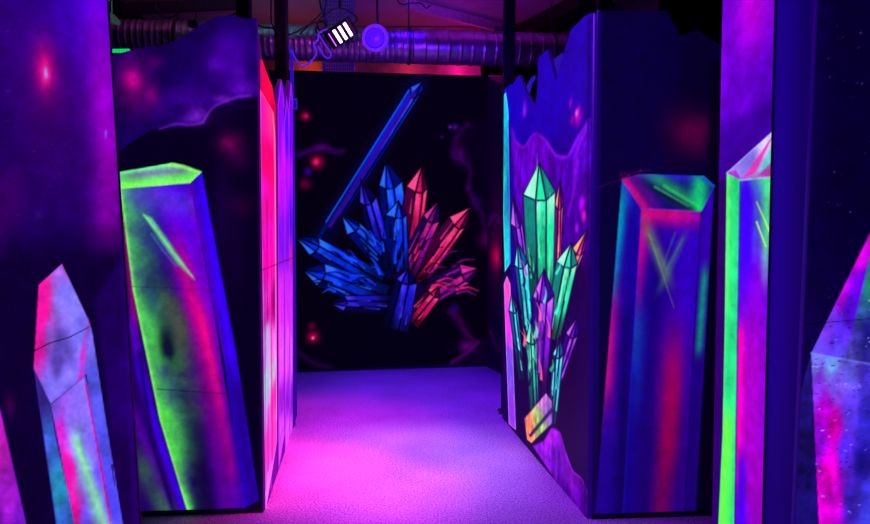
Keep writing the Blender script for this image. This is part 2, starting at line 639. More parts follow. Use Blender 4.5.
# main crystal
c1 = PA.part('painted_crystal', 'tall lime green and violet crystal')
q1_ = [(190, 183), (202, 172), (214, 235), (236, 350), (259, 500), (244, 508), (224, 360)]
PA.poly(q1_, (44, 2, 176), part=c1)
PA.mask(q1_)
PA.air([(200, 176), (214, 260), (236, 380)], 4, (66, 14, 235), .8)
PA.air([(191, 186), (205, 250), (222, 350)], 4, (90, 6, 160), .6)
PA.air([(238, 400), (254, 505)], 8, (34, 0, 110), .8)
q0_ = [(120, 188), (190, 183), (212, 300), (245, 508), (187, 510), (160, 420), (133, 290)]
PA.poly(q0_, (52, 4, 170), part=c1)
PA.mask(q0_)
PA.air([(160, 190), (185, 230), (196, 290)], 18, (86, 8, 215), .9)
PA.air([(150, 225), (168, 290)], 13, (40, 14, 150), .8, rough=.5)
PA.air([(192, 200), (204, 270), (216, 340)], 5, (110, 6, 170), .6)
PA.air([(160, 300), (186, 400), (200, 505)], 20, (16, 8, 58), .95, rough=.2)
PA.air([(176, 320), (190, 350)], 13, (58, 62, 62), .75, rough=.5)
PA.air([(186, 275), (202, 330), (214, 400), (226, 450)], 11, (180, 10, 122), .9, rough=.15)
PA.air([(202, 322), (212, 365), (218, 400)], 5, (225, 24, 128), .75)
PA.air([(212, 420), (226, 500)], 12, (84, 0, 120), .75)
PA.air([(232, 420), (242, 500)], 4, (52, 0, 130), .7)
PA.air([(196, 440), (206, 505)], 10, (16, 2, 48), .8)
PA.air([(118, 195), (130, 290), (150, 370), (174, 450), (186, 505)], 13, (84, 205, 88), .95, w1=7, rough=.3)
PA.air([(126, 200), (142, 300), (164, 390)], 22, (66, 170, 90), .6, rough=.6, w1=20)
PA.air([(178, 335), (190, 380)], 10, (70, 70, 62), .5, rough=.6)
PA.air([(150, 330), (162, 350)], 12, (86, 205, 80), .55, rough=.7)
PA.air([(156, 395), (172, 440)], 12, (78, 190, 70), .55, rough=.7)
PA.air([(150, 196), (166, 200)], 14, (90, 90, 190), .45)
PA.blob(168, 348, 9, 26, (14, 18, 40), .7, rough=.9, ang=-.15)
PA.blob(152, 290, 7, 22, (24, 50, 100), .5, rough=.9)
PA.air([(120, 190), (133, 290), (160, 420), (187, 510)], 2.2, (150, 240, 100), .8)
PA.mask(None)
q3_ = [(120, 172), (172, 163), (184, 165), (202, 172), (190, 183), (120, 189)]
PA.poly(q3_, (96, 215, 96), part=c1)
PA.mask(q3_)
PA.air([(140, 174), (180, 170)], 4.5, (120, 90, 180), .75)
PA.air([(120, 173), (172, 164)], 2.2, (110, 225, 150), .9)
PA.air([(172, 164), (201, 172), (190, 182)], 2.4, (140, 245, 110), .9)
PA.air([(120, 187), (190, 181)], 3, (128, 240, 100), .95)
PA.mask(None)
PA.poly([(143, 214), (152, 218), (170, 243), (195, 280), (178, 264), (160, 240)], (96, 190, 130), soft=2.2, a=.95)
PA.stroke([(152, 234), (163, 250), (176, 266)], 2.4, 1, (70, 130, 160), a=.7, soft=1.5)
PA.stroke([(156, 232), (178, 266)], 1.4, 1, (70, 130, 160), a=.5, soft=1.2)
PA.stroke([(144, 215), (193, 277)], 1.2, 1, (170, 245, 150), a=.5)
PA.stroke([(157, 389), (230, 394)], .8, .8, (8, 4, 20), a=.6, soft=.5)
PA.stroke([(120, 286), (215, 290)], .7, .7, (8, 4, 20), a=.35, soft=.5)
PA.stroke([(259.5, 20), (264, 512)], 6, 4, (84, 10, 120), a=.6, soft=1.5)
PA.C[PA.ID == 0] *= .8
PA.mottle(.1, .12)
PA.build('front left mural panel painted with a lime green crystal under a violet rock ledge', board_mat=M_EDGEV)

# ---------------------------------------------------------------- corridor left board, red crystal
PL = Panel('mural_panel', (fl(264, 512)[0], fl(264, 512)[1] + .022), fl(297, 415), .010, .0055, (70, 4, 120),
           top=[(252, 20), (255, 40), (262, 60), (268, 77), (272, 86), (274, 99), (275.6, 108), (276.4, 92), (281, 79), (284.5, 88), (286, 97), (289, 80), (291.5, 84), (293, 104), (297, 118)])
PL.poly([(250, 0), (262, 0), (266, 540), (261, 560)], [((256, 60), (70, 5, 110)), ((259, 200), (60, 6, 100)), ((262, 420), (60, 10, 90))], soft=1)
pc = PL.part('painted_crystal', 'red backing crystal')
PL.poly([(260, 60), (263, 58), (269, 76), (277, 100), (277, 440), (262, 524)], [((262, 80), (210, 10, 90)), ((268, 90), (245, 20, 60)), ((272, 110), (190, 10, 70)), ((276, 200), (190, 10, 100)), ((270, 400), (160, 20, 130))], part=pc, rough=.15)
pc = PL.part('painted_crystal', 'hot pink crystal with pale edge')
PL.poly([(259.5, 89), (272, 110), (274.6, 132), (277, 440), (263.5, 524)],
        [((262, 110), (255, 30, 170)), ((268, 115), (250, 60, 130)), ((266, 160), (255, 10, 110)), ((268, 200), (240, 20, 140)), ((270, 170), (245, 20, 110)), ((262, 190), (235, 30, 190)), ((264, 260), (245, 15, 160)), ((271, 240), (215, 30, 170)), ((267, 300), (225, 60, 190)), ((273, 300), (130, 10, 110)),
         ((266, 350), (200, 120, 210)), ((268, 385), (150, 200, 190)), ((266, 410), (190, 150, 210)), ((268, 450), (225, 70, 180)), ((272, 400), (200, 50, 160)), ((266, 490), (200, 110, 230))], part=pc, edge=(255, 110, 210), ew=.8, p=4, rough=.25)
PL.stroke([(273, 112), (274.5, 140), (275.8, 250), (276.5, 420)], 1.2, .8, (255, 190, 210), a=.6)
PL.stroke([(270.5, 230), (272, 460)], 1.2, 1.4, (205, 10, 110), a=.8)
PL.stroke([(266.8, 200), (268, 470)], .8, .8, (90, 8, 90), a=.6)
PL.air([(267.5, 330), (268.5, 400)], 2.2, (150, 195, 200), .75, rough=.3)
for x, c in ((262.5, (240, 120, 225)), (264.6, (120, 20, 110)), (269.8, (240, 90, 200))):
    PL.stroke([(x, 250), (x + 1, 490)], .7, .7, c, a=.6)
PL.stroke([(276.6, 100), (277.5, 470)], 1.1, .8, (18, 2, 50), a=.9)
for k, (x0, x1, tipy, c) in enumerate([(277.5, 284, 79, (120, 15, 215)), (284, 289, 97, (85, 20, 235)), (288.6, 293, 81, (110, 10, 210))]):
    pc = PL.part('painted_crystal', ['violet crystal beside the pink one', 'blue violet crystal in the middle', 'violet crystal at the far end'][k])
    PL.poly([(x0, tipy + 26), ((x0 + x1) / 2, tipy), (x1, tipy + 20), (x1 + 1, 430), (x0 + 1, 470)], [((x0, 130), c), ((x0 + 2, 180), (185, 25, 235)), ((x1, 240), (120, 20, 200)), ((x0 + 2, 300), (190, 50, 215)), ((x0 + 1, 360), (205, 90, 220)), ((x1, 400), (120, 30, 170)), ((x0 + 2, 430), (190, 80, 220))], part=pc, rough=.3, edge=(190, 70, 250), ew=.6)
    PL.stroke([(x1 + .2, tipy + 30), (x1 + .8, 430)], .9, .9, (36, 2, 80), a=.85)
PL.blob(283, 150, 2.2, 24, (220, 40, 250), .8)
PL.blob(290.5, 220, 1.6, 40, (50, 20, 200), .7)
PL.blob(291, 255, 1.4, 18, (210, 40, 120), .8)
PL.poly([(293, 100), (297.5, 115), (297.5, 425), (292.6, 445)], (34, 6, 110), soft=.8)
PL.blob(295, 200, 2, 90, (70, 30, 210), .7)
PL.stroke([(262, 270), (297, 256)], .8, .8, (60, 0, 50), a=.8)
PL.build('left corridor mural panel with glowing pink and violet crystals side by side', rail=False, board_mat=M_EDGEV)

# ---------------------------------------------------------------- corridor right board
PR = Panel('mural_panel', fl(502.5, 418), fl(587.5, 519), .008, .005, (24, 2, 130),
           top=[(500, 96), (502.5, 92), (506, 88), (511, 84), (511.6, 86), (519.5, 75), (525, 90), (535, 107), (537.5, 90), (538.2, 58), (547, 50), (550, 58), (556, 82), (560, 66), (568, 40), (571, 30), (585, 16), (596, 11)])
PR.poly([(495, 0), (600, 0), (600, 160), (495, 160)], [((505, 90), (30, 6, 190)), ((590, 20), (40, 0, 165)), ((550, 100), (36, 2, 175)), ((560, 180), (38, 2, 140)), ((590, 160), (44, 2, 160))], soft=20)
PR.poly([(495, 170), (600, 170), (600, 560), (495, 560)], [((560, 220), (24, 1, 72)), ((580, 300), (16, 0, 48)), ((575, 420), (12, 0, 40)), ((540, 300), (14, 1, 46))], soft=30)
# painted rock
rk = PR.part('painted_rock', 'violet painted rock face')
PR.poly([(511, 125), (515, 140), (524, 146), (534, 133), (545, 138), (556, 154), (568, 155), (578, 136), (590, 118), (592, 150), (590, 250), (586, 330), (516, 330), (510, 200)], [((515, 150), (86, 8, 160)), ((540, 145), (90, 10, 165)), ((562, 165), (66, 6, 140)), ((585, 140), (80, 14, 170)), ((582, 210), (62, 4, 130)), ((575, 300), (18, 0, 52)), ((520, 300), (18, 0, 52))], part=rk, rough=.3, soft=1.2)
PR.curve([(513, 128), (516, 141), (524, 147), (534, 134), (545, 139), (556, 155), (568, 156), (578, 137), (589, 120)], 1.6, 2.4, (150, 40, 220), a=.6, soft=1.4)
PR.curve([(587, 128), (578, 150), (574, 190), (568, 215)], 3, 2, (165, 40, 215), a=.5, soft=2)
# planets
for (x, y, rx, ry, c) in [(578, 116, 4, 10, (200, 20, 190)), (577, 113, 1.6, 4, (255, 120, 230)), (571, 103, 2.2, 6, (140, 10, 190)), (525, 108, 2.4, 9, (120, 25, 235)), (524.5, 112, 1.6, 5, (160, 40, 240)),
                        (582, 204, 3, 8, (180, 20, 210)), (584, 216, 2.4, 6, (220, 40, 190)), (577, 228, 2, 5, (150, 30, 200)), (572, 120, 2, 5, (150, 6, 150))]:
    PR.blob(x, y, rx, ry, c, .9, pw=1.4)
# teal bar and pink tube at the far end
tb = PR.part('painted_crystal', 'tall thin turquoise shard')
PR.poly([(502.5, 98), (506, 92), (508.5, 110), (511, 262), (505, 272), (503, 200)], [((505, 100), (20, 190, 220)), ((505, 180), (20, 210, 170)), ((506, 250), (20, 190, 190)), ((509, 180), (20, 60, 170))], part=tb, edge=(120, 255, 230), ew=.7)
PR.poly([(509, 120), (516, 200), (517, 300), (511, 300)], (30, 0, 120), soft=2)
tb = PR.part('painted_crystal', 'slim pink and violet shard')
PR.poly([(504, 284), (507, 276), (510.5, 284), (516, 430), (509, 424)], [((507, 285), (255, 90, 190)), ((508, 320), (220, 60, 200)), ((511, 370), (110, 80, 230)), ((512, 420), (140, 60, 220))], part=tb, edge=(240, 160, 240), ew=.6, rough=.2)
# generic cluster of shards, green and magenta, in the place of the figure
G = ((10, 120, 100), (30, 225, 150), (150, 255, 190)); V = ((40, 10, 110), (120, 30, 190), (200, 110, 240)); Rr = ((130, 10, 120), (240, 60, 120), (255, 160, 120)); T = ((12, 80, 120), (25, 200, 190), (120, 255, 230))
shards = [((548, 330), (587, 228), 13, Rr, 'orange pink shard leaning right'), ((532, 320), (512, 196), 12, V, 'violet shard leaning left'),
          ((556, 300), (560, 178), 9, Rr, 'slim pink shard behind the green one'), ((522, 380), (511, 290), 9, T, 'small turquoise shard at left'),
          ((541, 310), (539, 162), 33, G, 'tall bright green shard'), ((551, 400), (578, 316), 13, V, 'violet shard low on the right'),
          ((530, 350), (519, 240), 14, T, 'turquoise shard left of centre'), ((552, 340), (571, 242), 22, G, 'green shard right of centre'),
          ((538, 400), (545, 268), 22, V, 'violet shard in the middle'), ((535, 420), (530, 318), 12, G, 'green shard at the foot'), ((552, 425), (560, 335), 11, T, 'turquoise shard at the foot')]
for i, (b, t, w, cc, lb) in enumerate(shards):
    pc = PR.part('painted_crystal', lb)
    crystal(PR, b, t, w, cc[0], cc[1], cc[2], part=pc, seed=i, lw=.9, wb=w * .75, streaks=4, line=(14, 0, 50))
rg = random.Random(3)
for i in range(30):
    x = rg.uniform(520, 560); y = rg.uniform(270, 385)
    l = rg.uniform(10, 20)
    ang = (x - 543) / 60.0 + rg.uniform(-.3, .3)
    c = rg.choice([(30, 225, 150), (200, 70, 220), (255, 110, 140), (14, 0, 44), (14, 0, 44), (90, 240, 210), (14, 0, 44)])
    PR.curve([(x, y), (x + math.sin(ang) * l * .5 + 1.5, y - l * .5), (x + math.sin(ang) * l, y - l * math.cos(ang))], 2.6, .6, c, a=.85)
sl = PR.part('painted_slab', 'yellow green painted stone slab')
PR.poly([(524, 418), (546, 392), (553, 402), (553, 424), (532, 444), (527, 440)], [((528, 425), (255, 140, 90)), ((545, 398), (200, 120, 200)), ((540, 425), (150, 200, 90)), ((550, 412), (110, 80, 160))], part=sl, rough=.4, edge=(20, 0, 40), ew=.8)
PR.stroke([(530, 436), (552, 410)], 2, 2, (30, 10, 60), a=.9)
mt = PR.part('painted_rock', 'violet peaks along the foot')
PR.poly([(533, 446), (545, 440), (552, 428), (560, 432), (566, 452), (573, 470), (582, 478), (588, 494), (590, 530), (575, 510)], [((550, 436), (150, 35, 190)), ((556, 460), (90, 15, 150)), ((572, 480), (110, 20, 160)), ((584, 500), (60, 5, 110)), ((568, 500), (40, 0, 90))], part=mt, rough=.5, soft=1.2)
PR.curve([(545, 441), (552, 429), (560, 433), (566, 453), (573, 471), (582, 479), (588, 494)], 1.4, 1.4, (170, 50, 220), a=.6)
PR.stroke([(589.5, 20), (585.5, 520)], 3, 3, (20, 0, 60), a=.5)
PR.C[PR.ID == 0] *= .85
PR.mottle(.1, .15)
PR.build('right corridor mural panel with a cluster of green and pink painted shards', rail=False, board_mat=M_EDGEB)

# ---------------------------------------------------------------- board B: front right
PB = Panel('mural_panel', (fl(587.5, 519)[0] + .022, fl(587.5, 519)[1] + .004), fl(722, 514.5), .0045, .0048, (10, 1, 56),
           top=[(590, 10), (600, 11), (666, 11), (681, 37), (697, 29), (716, 43), (730, 48)])
PB.poly([(585, 0), (601, 0), (598, 530), (580, 530)], [((595, 60), (34, 2, 140)), ((594, 300), (26, 1, 98)), ((592, 500), (26, 2, 90))], soft=1.5)  # blue light along the left edge, painted into the colour
PB.blob(640, 60, 60, 90, (11, 1, 66), .7)
PB.blob(640, 170, 60, 60, (13, 1, 62), .6)
PB.blob(700, 90, 26, 80, (7, 0, 34), .8)
PB.blob(690, 132, 24, 24, (72, 2, 58), .9, rough=.3)
PB.blob(696, 128, 12, 12, (96, 4, 70), .6)
PB.poly([(712, 60), (726, 60), (722, 540), (697, 540)], (5, 0, 18), soft=5, a=.8)
cb = PB.part('painted_crystal', 'tall blue crystal with pink and green facets')
f1 = [(622, 177), (641, 209), (623, 516), (595, 516)]
PB.poly(f1, (30, 4, 128), part=cb)
PB.mask(f1)
PB.air([(622, 180), (632, 205)], 7, (40, 40, 190), .8)
PB.air([(618, 205), (616, 250), (613, 290)], 8, (12, 118, 160), .9, w1=5)
PB.air([(620, 212), (618, 228)], 6, (10, 150, 170), .7)
PB.air([(634, 220), (630, 330)], 6, (22, 4, 120), .8)
PB.air([(610, 318), (607, 370), (604, 410)], 9, (140, 16, 125), .95)
PB.air([(608, 340), (606, 385)], 5, (190, 20, 125), .7)
PB.air([(626, 330), (620, 500)], 6, (18, 2, 84), .8)
PB.air([(606, 430), (601, 510)], 9, (40, 4, 150), .8)
f2 = [(714, 184), (701, 211), (684, 516), (695, 516), (706, 330)]
PB.poly(f2, (40, 4, 130), part=cb)
PB.mask(f2)
PB.air([(709, 195), (704, 270)], 6, (54, 4, 160), .8)
PB.air([(704, 280), (699, 345)], 4, (18, 135, 110), .9)
PB.air([(698, 370), (690, 510)], 5, (30, 0, 110), .7)
f3 = [(641, 208), (701, 211), (697, 290), (684, 516), (623, 516)]
PB.poly(f3, (36, 4, 140), part=cb)
PB.mask(f3)
PB.air([(690, 215), (686, 300), (680, 370)], 14, (50, 2, 172), .9)
PB.air([(645, 212), (668, 214)], 12, (205, 22, 125), .9)
PB.air([(643, 215), (638, 290)], 10, (190, 16, 120), .85, w1=5)
PB.air([(638, 285), (634, 330)], 6, (95, 10, 130), .7)
PB.air([(655, 290), (648, 380)], 12, (20, 2, 96), .8)
PB.air([(635, 335), (632, 390)], 9, (18, 64, 150), .85)
PB.air([(630, 390), (626, 510)], 9, (24, 8, 140), .85)
PB.air([(672, 370), (668, 440), (660, 510)], 13, (120, 6, 92), .9, w1=12)
PB.air([(672, 395), (668, 440)], 9, (165, 12, 90), .7)
PB.air([(690, 350), (684, 510)], 5, (56, 2, 140), .8)
PB.air([(645, 440), (642, 515)], 9, (30, 2, 108), .8)
PB.air([(652, 240), (662, 265)], 6, (100, 130, 80), .65)
PB.air([(680, 245), (664, 280)], 4, (70, 110, 100), .5)
PB.mask(None)
f4 = [(621, 179), (640, 174), (704, 176), (715, 186), (701, 212), (641, 208)]
PB.poly(f4, (20, 16, 96), part=cb, edge=(50, 30, 190), ew=1.1)
PB.mask(f4)
PB.air([(650, 176), (704, 178)], 4, (40, 30, 190), .85)
PB.air([(626, 182), (642, 204)], 6, (200, 20, 125), .9)
PB.air([(640, 184), (650, 198)], 6, (96, 12, 130), .7)
PB.air([(664, 184), (696, 206)], 8, (34, 150, 90), .75)
PB.air([(700, 186), (698, 208)], 9, (30, 200, 110), .85)
PB.air([(656, 190), (684, 206)], 4, (14, 16, 50), .75)
PB.air([(713, 184), (706, 180)], 3, (20, 80, 190), .8)
PB.stroke([(655, 187), (688, 206)], 2.0, 1, (90, 190, 110), a=.7, soft=1.2)
PB.stroke([(664, 186), (698, 206)], 2.6, 1.6, (70, 200, 100), a=.6, soft=1.4)
PB.mask(None)
PB.stroke([(624, 182), (641, 209)], 1, 1, (160, 60, 190), a=.5)
PB.stroke([(641, 208.5), (701, 211.5)], 1, 1, (150, 60, 170), a=.5)
PB.stroke([(649, 234), (674, 308)], 1.4, .6, (110, 150, 110), a=.55, soft=1)
PB.stroke([(675, 233), (662, 268)], 2.4, 1, (80, 110, 130), a=.5, soft=1.2)
PB.stroke([(683, 238), (666, 270)], 1.6, 1, (80, 110, 150), a=.5, soft=1.2)
PB.stroke([(641, 210), (623, 514)], 1, 1, (40, 30, 190), a=.6)
PB.stroke([(701, 212), (684, 514)], 1, 1, (14, 0, 70), a=.7)
PB.stroke([(597, 188), (618, 180), (634, 172), (650, 170)], 1.0, 1.0, (120, 10, 80), a=.5, rough=1)
for i in range(24):
    PB.blob(rg.uniform(618, 652), rg.uniform(169, 177), .7, .6, (190, 20, 110), .6)
PB.C[PB.ID == 0] *= .8
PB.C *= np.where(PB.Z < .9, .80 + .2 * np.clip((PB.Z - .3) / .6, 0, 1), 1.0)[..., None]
PB.mottle(.08, .12)
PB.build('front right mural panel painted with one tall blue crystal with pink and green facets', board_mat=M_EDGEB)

# ---------------------------------------------------------------- board L: near left
PN = Panel('mural_panel', (-2.3, 1.82), (-0.9, 1.95), .0034, .0036, (28, 2, 84), top=2.62, right=((107, 0), (140, 524)), mat=M_ROUGH, thick=.016)
PN.blob(60, 20, 60, 60, (46, 2, 150), .8)
PN.blob(100, 20, 26, 60, (70, 6, 215), .9)
PN.blob(0, 40, 30, 120, (48, 0, 100), .6)
PN.air([(102, 60), (108, 240)], 20, (128, 4, 170), .8, rough=.2)
PN.air([(106, 90), (110, 225)], 9, (165, 10, 185), .7)
PN.blob(112, 95, 12, 40, (120, 8, 190), .6)
PN.blob(108, 170, 8, 40, (150, 10, 170), .5)
PN.blob(112, 215, 12, 40, (88, 2, 120), .6)
PN.blob(48, 90, 26, 70, (95, 0, 110), .6, rough=.2)
PN.blob(45, 70, 10, 24, (205, 20, 130), .9)
PN.blob(46, 74, 4, 12, (230, 70, 150), .7)
PN.blob(46, 73, 1.8, 5.5, (150, 150, 220), .9, pw=1.6)
PN.blob(106, 134, 1.4, 4.5, (120, 90, 230), .9, pw=1.6)
PN.blob(38, 215, 5, 5, (80, 60, 170), .45)
PN.blob(20, 180, 44, 60, (30, 0, 74), .7, rough=.3)
PN.blob(60, 170, 44, 50, (48, 0, 98), .6, rough=.3)
PN.poly([(-160, 255), (150, 235), (150, 700), (-160, 700)], (14, 1, 44), soft=30)
PN.poly([(-40, 180), (20, 170), (24, 210), (2, 250), (-40, 300)], (66, 8, 92), soft=14, a=.5)
PN.poly([(94, 300), (124, 255), (144, 524), (150, 700), (120, 700), (108, 400)], [((110, 300), (30, 2, 78)), ((130, 400), (38, 2, 100)), ((120, 480), (26, 0, 66))], soft=4, a=.8)
PN.poly([(119, 200), (123, 200), (146, 560), (134, 560)], (42, 2, 104), soft=3, a=.6)
cn = PN.part('painted_crystal', 'magenta crystal cut off at the edge')
PN.poly([(-60, 300), (-10, 370), (2, 415), (28, 530), (40, 700), (-60, 700)], [((-20, 400), (190, 40, 150)), ((2, 440), (190, 40, 150)), ((10, 500), (170, 40, 170)), ((20, 520), (110, 30, 150)), ((-10, 520), (80, 20, 110))], part=cn, rough=.3, edge=(120, 30, 150), ew=1.2)
PN.blob(10, 405, 6, 12, (80, 0, 80), .5)
cn = PN.part('painted_crystal', 'lavender crystal with pink and green stripes')
PN.poly([(34, 368), (51, 405), (57, 440), (78, 530), (86, 620), (64, 620), (56, 524), (44, 440)], [((40, 395), (60, 40, 110)), ((50, 440), (60, 90, 150)), ((60, 490), (50, 140, 150)), ((66, 520), (60, 100, 160))], part=cn, rough=.3, edge=(60, 40, 130), ew=1)
PN.poly([(88, 318), (92, 330), (106, 420), (124, 530), (132, 620), (120, 620), (108, 500), (84, 378)], [((89, 345), (120, 110, 190)), ((92, 380), (80, 80, 160)), ((102, 430), (90, 90, 190)), ((114, 500), (90, 80, 200))], part=cn, rough=.2)
PN.poly([(51, 405), (84, 376), (96, 440), (112, 530), (124, 620), (84, 620), (76, 530)],
        [((55, 410), (130, 90, 180)), ((60, 430), (215, 50, 170)), ((68, 470), (240, 30, 140)), ((76, 515), (240, 30, 130)), ((84, 560), (220, 30, 140)), ((70, 420), (150, 115, 205)), ((84, 395), (150, 120, 215)), ((78, 445), (125, 150, 180)), ((86, 470), (130, 160, 180)), ((96, 505), (125, 160, 180)), ((92, 440), (140, 110, 215)), ((100, 470), (120, 90, 215)), ((106, 515), (130, 90, 215)), ((84, 520), (120, 90, 200))], part=cn, rough=.2, p=4)
PN.stroke([(86, 384), (95, 430), (108, 505), (116, 560)], 1.5, 2.2, (220, 20, 110), a=.85)
PN.air([(78, 446), (104, 524), (112, 560)], 4, (140, 215, 140), .9, rough=.3, w1=7)
PN.poly([(62, 264), (39, 285), (34, 368), (51, 404), (84, 377), (89, 321)],
        [((60, 272), (225, 90, 170)), ((45, 288), (240, 50, 130)), ((42, 310), (250, 30, 120)), ((38, 345), (235, 40, 150)), ((36, 366), (170, 100, 190)), ((60, 300), (150, 130, 200)), ((72, 300), (140, 130, 210)), ((80, 330), (130, 120, 205)), ((60, 345), (98, 80, 150)), ((58, 360), (92, 72, 145)), ((66, 375), (130, 110, 190)), ((50, 385), (140, 120, 205)), ((50, 335), (140, 90, 160))], part=cn, rough=.25, p=4)
PN.poly([(88, 320), (89, 322), (84, 377), (78, 381), (81, 352)], (225, 24, 125), soft=2.2, a=.85)
PN.mask([(62, 264), (39, 285), (34, 368), (51, 404), (84, 377), (89, 321)])
PN.air([(42, 290), (40, 320), (37, 355)], 6, (245, 34, 140), .9)
PN.air([(64, 285), (80, 325)], 10, (138, 128, 215), .7)
PN.air([(52, 390), (72, 375)], 7, (140, 125, 220), .6)
PN.mask(None)
PN.stroke([(51, 404), (84, 377)], 1.2, 1.2, (90, 70, 150), a=.6)
PN.stroke([(34, 351), (50, 343), (70, 337), (89, 327)], 1.1, .8, (20, 0, 20), a=.9, soft=.4)
PN.stroke([(86, 375), (88, 384)], 1.4, .6, (20, 0, 20), a=.9, soft=.4)
PN.stroke([(112, 465), (115, 486)], 1.4, .6, (20, 0, 30), a=.9, soft=.4)
for i in range(40):
    x = rg.uniform(2, 120); y = rg.uniform(20, 240)
    PN.stroke([(x, y), (x + rg.uniform(1, 4), y - rg.uniform(-.5, 1))], .7, .5, (120, 50, 170), a=rg.uniform(.1, .5), soft=.5)
PN.C[PN.ID > 0] *= np.array([.92, .92, 1.12])
PN.mottle(.10, .16)
PN.build('near left mural panel, purple above with a lavender and pink crystal below')

# ---------------------------------------------------------------- board C: narrow right, lime crystal
a_c = at(718.5, 240, 2.56); b_c = at(770.5, 240, 2.22)
PC = Panel('mural_panel', (at(718, 240, 2.56)[0], 2.56), (at(769, 240, 2.22)[0], 2.22), .004, .0036, (60, 2, 150), top=2.6)
PC.blob(745, 0, 60, 90, (110, 4, 190), .8)
PC.blob(750, 15, 16, 40, (225, 10, 205), .85, rough=.2)
PC.blob(735, 55, 26, 60, (110, 4, 200), .6, rough=.4)
PC.blob(722, 60, 5, 60, (130, 20, 220), .7)
PC.blob(745, 100, 20, 16, (110, 6, 190), .5, rough=.4)
PC.poly([(700, 110), (725, 130), (760, 105), (790, 80), (790, 180), (700, 240)], (52, 2, 128), soft=8, a=.8)
PC.poly([(700, 180), (735, 180), (728, 560), (700, 560)], (40, 1, 88), soft=2)
cc_ = PC.part('painted_crystal', 'lime green and magenta crystal')
g1 = [(727, 172), (742, 180), (738, 380), (735, 540), (717, 560), (723, 430), (725, 330)]
PC.poly(g1, (50, 215, 120), part=cc_)
PC.mask(g1)
PC.air([(728, 178), (725, 330), (722, 420)], 3, (110, 240, 110), .8)
PC.air([(739, 185), (736, 330)], 3, (40, 190, 130), .7)
PC.air([(730, 330), (729, 400)], 5, (34, 195, 125), .8)
PC.air([(727, 430), (722, 540)], 6, (110, 245, 70), .9)
PC.air([(734, 470), (731, 540)], 2, (60, 190, 90), .6)
g2 = [(741, 180), (775, 177), (772, 560), (734, 560), (737, 400)]
PC.poly(g2, (78, 4, 205), part=cc_)
PC.mask(g2)
PC.air([(758, 178), (775, 178)], 12, (70, 180, 150), .8)
PC.air([(768, 190), (766, 250), (764, 275)], 9, (76, 225, 130), .9, w1=5)
PC.air([(757, 195), (755, 250)], 5, (60, 110, 190), .6)
PC.air([(746, 190), (746, 270)], 6, (56, 6, 232), .9)
PC.air([(758, 290), (754, 350)], 10, (120, 6, 205), .85)
PC.air([(752, 370), (750, 480)], 18, (158, 0, 176), .95)
PC.air([(740, 340), (738, 440), (737, 470)], 5, (250, 14, 170), .95)
PC.air([(742, 470), (742, 540)], 5, (64, 0, 200), .9)
PC.air([(760, 470), (758, 540)], 7, (140, 0, 165), .8)
PC.mask(None)
PC.stroke([(740.5, 182), (738, 330), (735, 540)], 1.3, 1.4, (30, 20, 130), a=.8)
PC.poly([(776, 129), (727, 173), (742, 181), (776, 177)], [((735, 168), (150, 130, 220)), ((750, 155), (120, 110, 210)), ((765, 145), (190, 190, 220)), ((760, 170), (150, 120, 190))], part=cc_)
PC.poly([(774, 134), (742, 180), (756, 172)], (215, 60, 165), soft=1, a=.95)
PC.poly([(727, 173), (742, 180), (736, 170)], (170, 60, 200), soft=1)
PC.poly([(776, 140), (757, 172), (776, 165)], (90, 190, 180), soft=1.2, a=.8)
PC.poly([(776, 158), (758, 176), (776, 177)], (170, 50, 150), soft=1.2, a=.8)
PC.stroke([(727, 173), (776, 129)], 1.4, 1.4, (200, 190, 240), a=.7)
PC.stroke([(757, 202), (770, 232)], 1.2, 1.6, (210, 255, 90), a=.8)
PC.stroke([(757, 222), (766, 246)], 1.8, 1.4, (190, 255, 80), a=.8)
PC.stroke([(741, 180), (775, 177)], 1, 1, (180, 220, 220), a=.6)
PC.mottle(.1, .15)
PC.build('narrow right mural panel with a lime and magenta crystal below a violet cloud')

# ---------------------------------------------------------------- plain blue return board
PD = Panel('plain_panel', (at(770.5, 240, 2.225)[0], 2.225), (at(813, 240, 2.06)[0], 2.06), .01, .01, (20, 1, 98), top=2.6)  # blue light on this dark board is put into its glowing colour
PD.blob(778, 200, 12, 900, (27, 1, 118), .8)
PD.blob(806, 100, 10, 900, (13, 1, 76), .8)
PD.blob(790, 520, 60, 120, (16, 1, 76), .6)
PD.build('plain dark blue return panel between the lime crystal and the near right board', cat='wall panel')

# ---------------------------------------------------------------- board E: near right
PE = Panel('mural_panel', (at(808, 240, 1.95)[0], 1.95), (2.35, 1.78), .0034, .0036, (7, 1, 40), top=2.62, left=((818, 0), (795, 524)), mat=M_ROUGH, thick=.03)
PE.blob(818, 100, 10, 200, (11, 2, 54), .8)
PE.blob(810, 400, 22, 160, (18, 6, 66), .8, rough=.4)
PE.dots(60, (825, 5, 900, 320), (90, 80, 190), 4, .7)
ce = PE.part('painted_crystal', 'lavender and magenta crystal with a green grey facet')
PE.poly([(811, 353), (797, 405), (788, 540), (786, 640), (826, 640), (819, 530)], [((809, 370), (34, 22, 110)), ((803, 430), (26, 16, 86)), ((806, 500), (24, 14, 84))], part=ce, rough=.5)
PE.poly([(811, 353), (935, 100), (970, 380), (870, 364)],
        [((815, 350), (110, 80, 240)), ((828, 320), (120, 60, 225)), ((842, 292), (165, 20, 200)), ((860, 255), (185, 10, 190)), ((873, 225), (170, 5, 170)), ((840, 335), (90, 50, 225)), ((850, 310), (80, 20, 200)), ((862, 285), (90, 10, 190)), ((840, 352), (100, 80, 235))], part=ce, rough=.2, p=4)
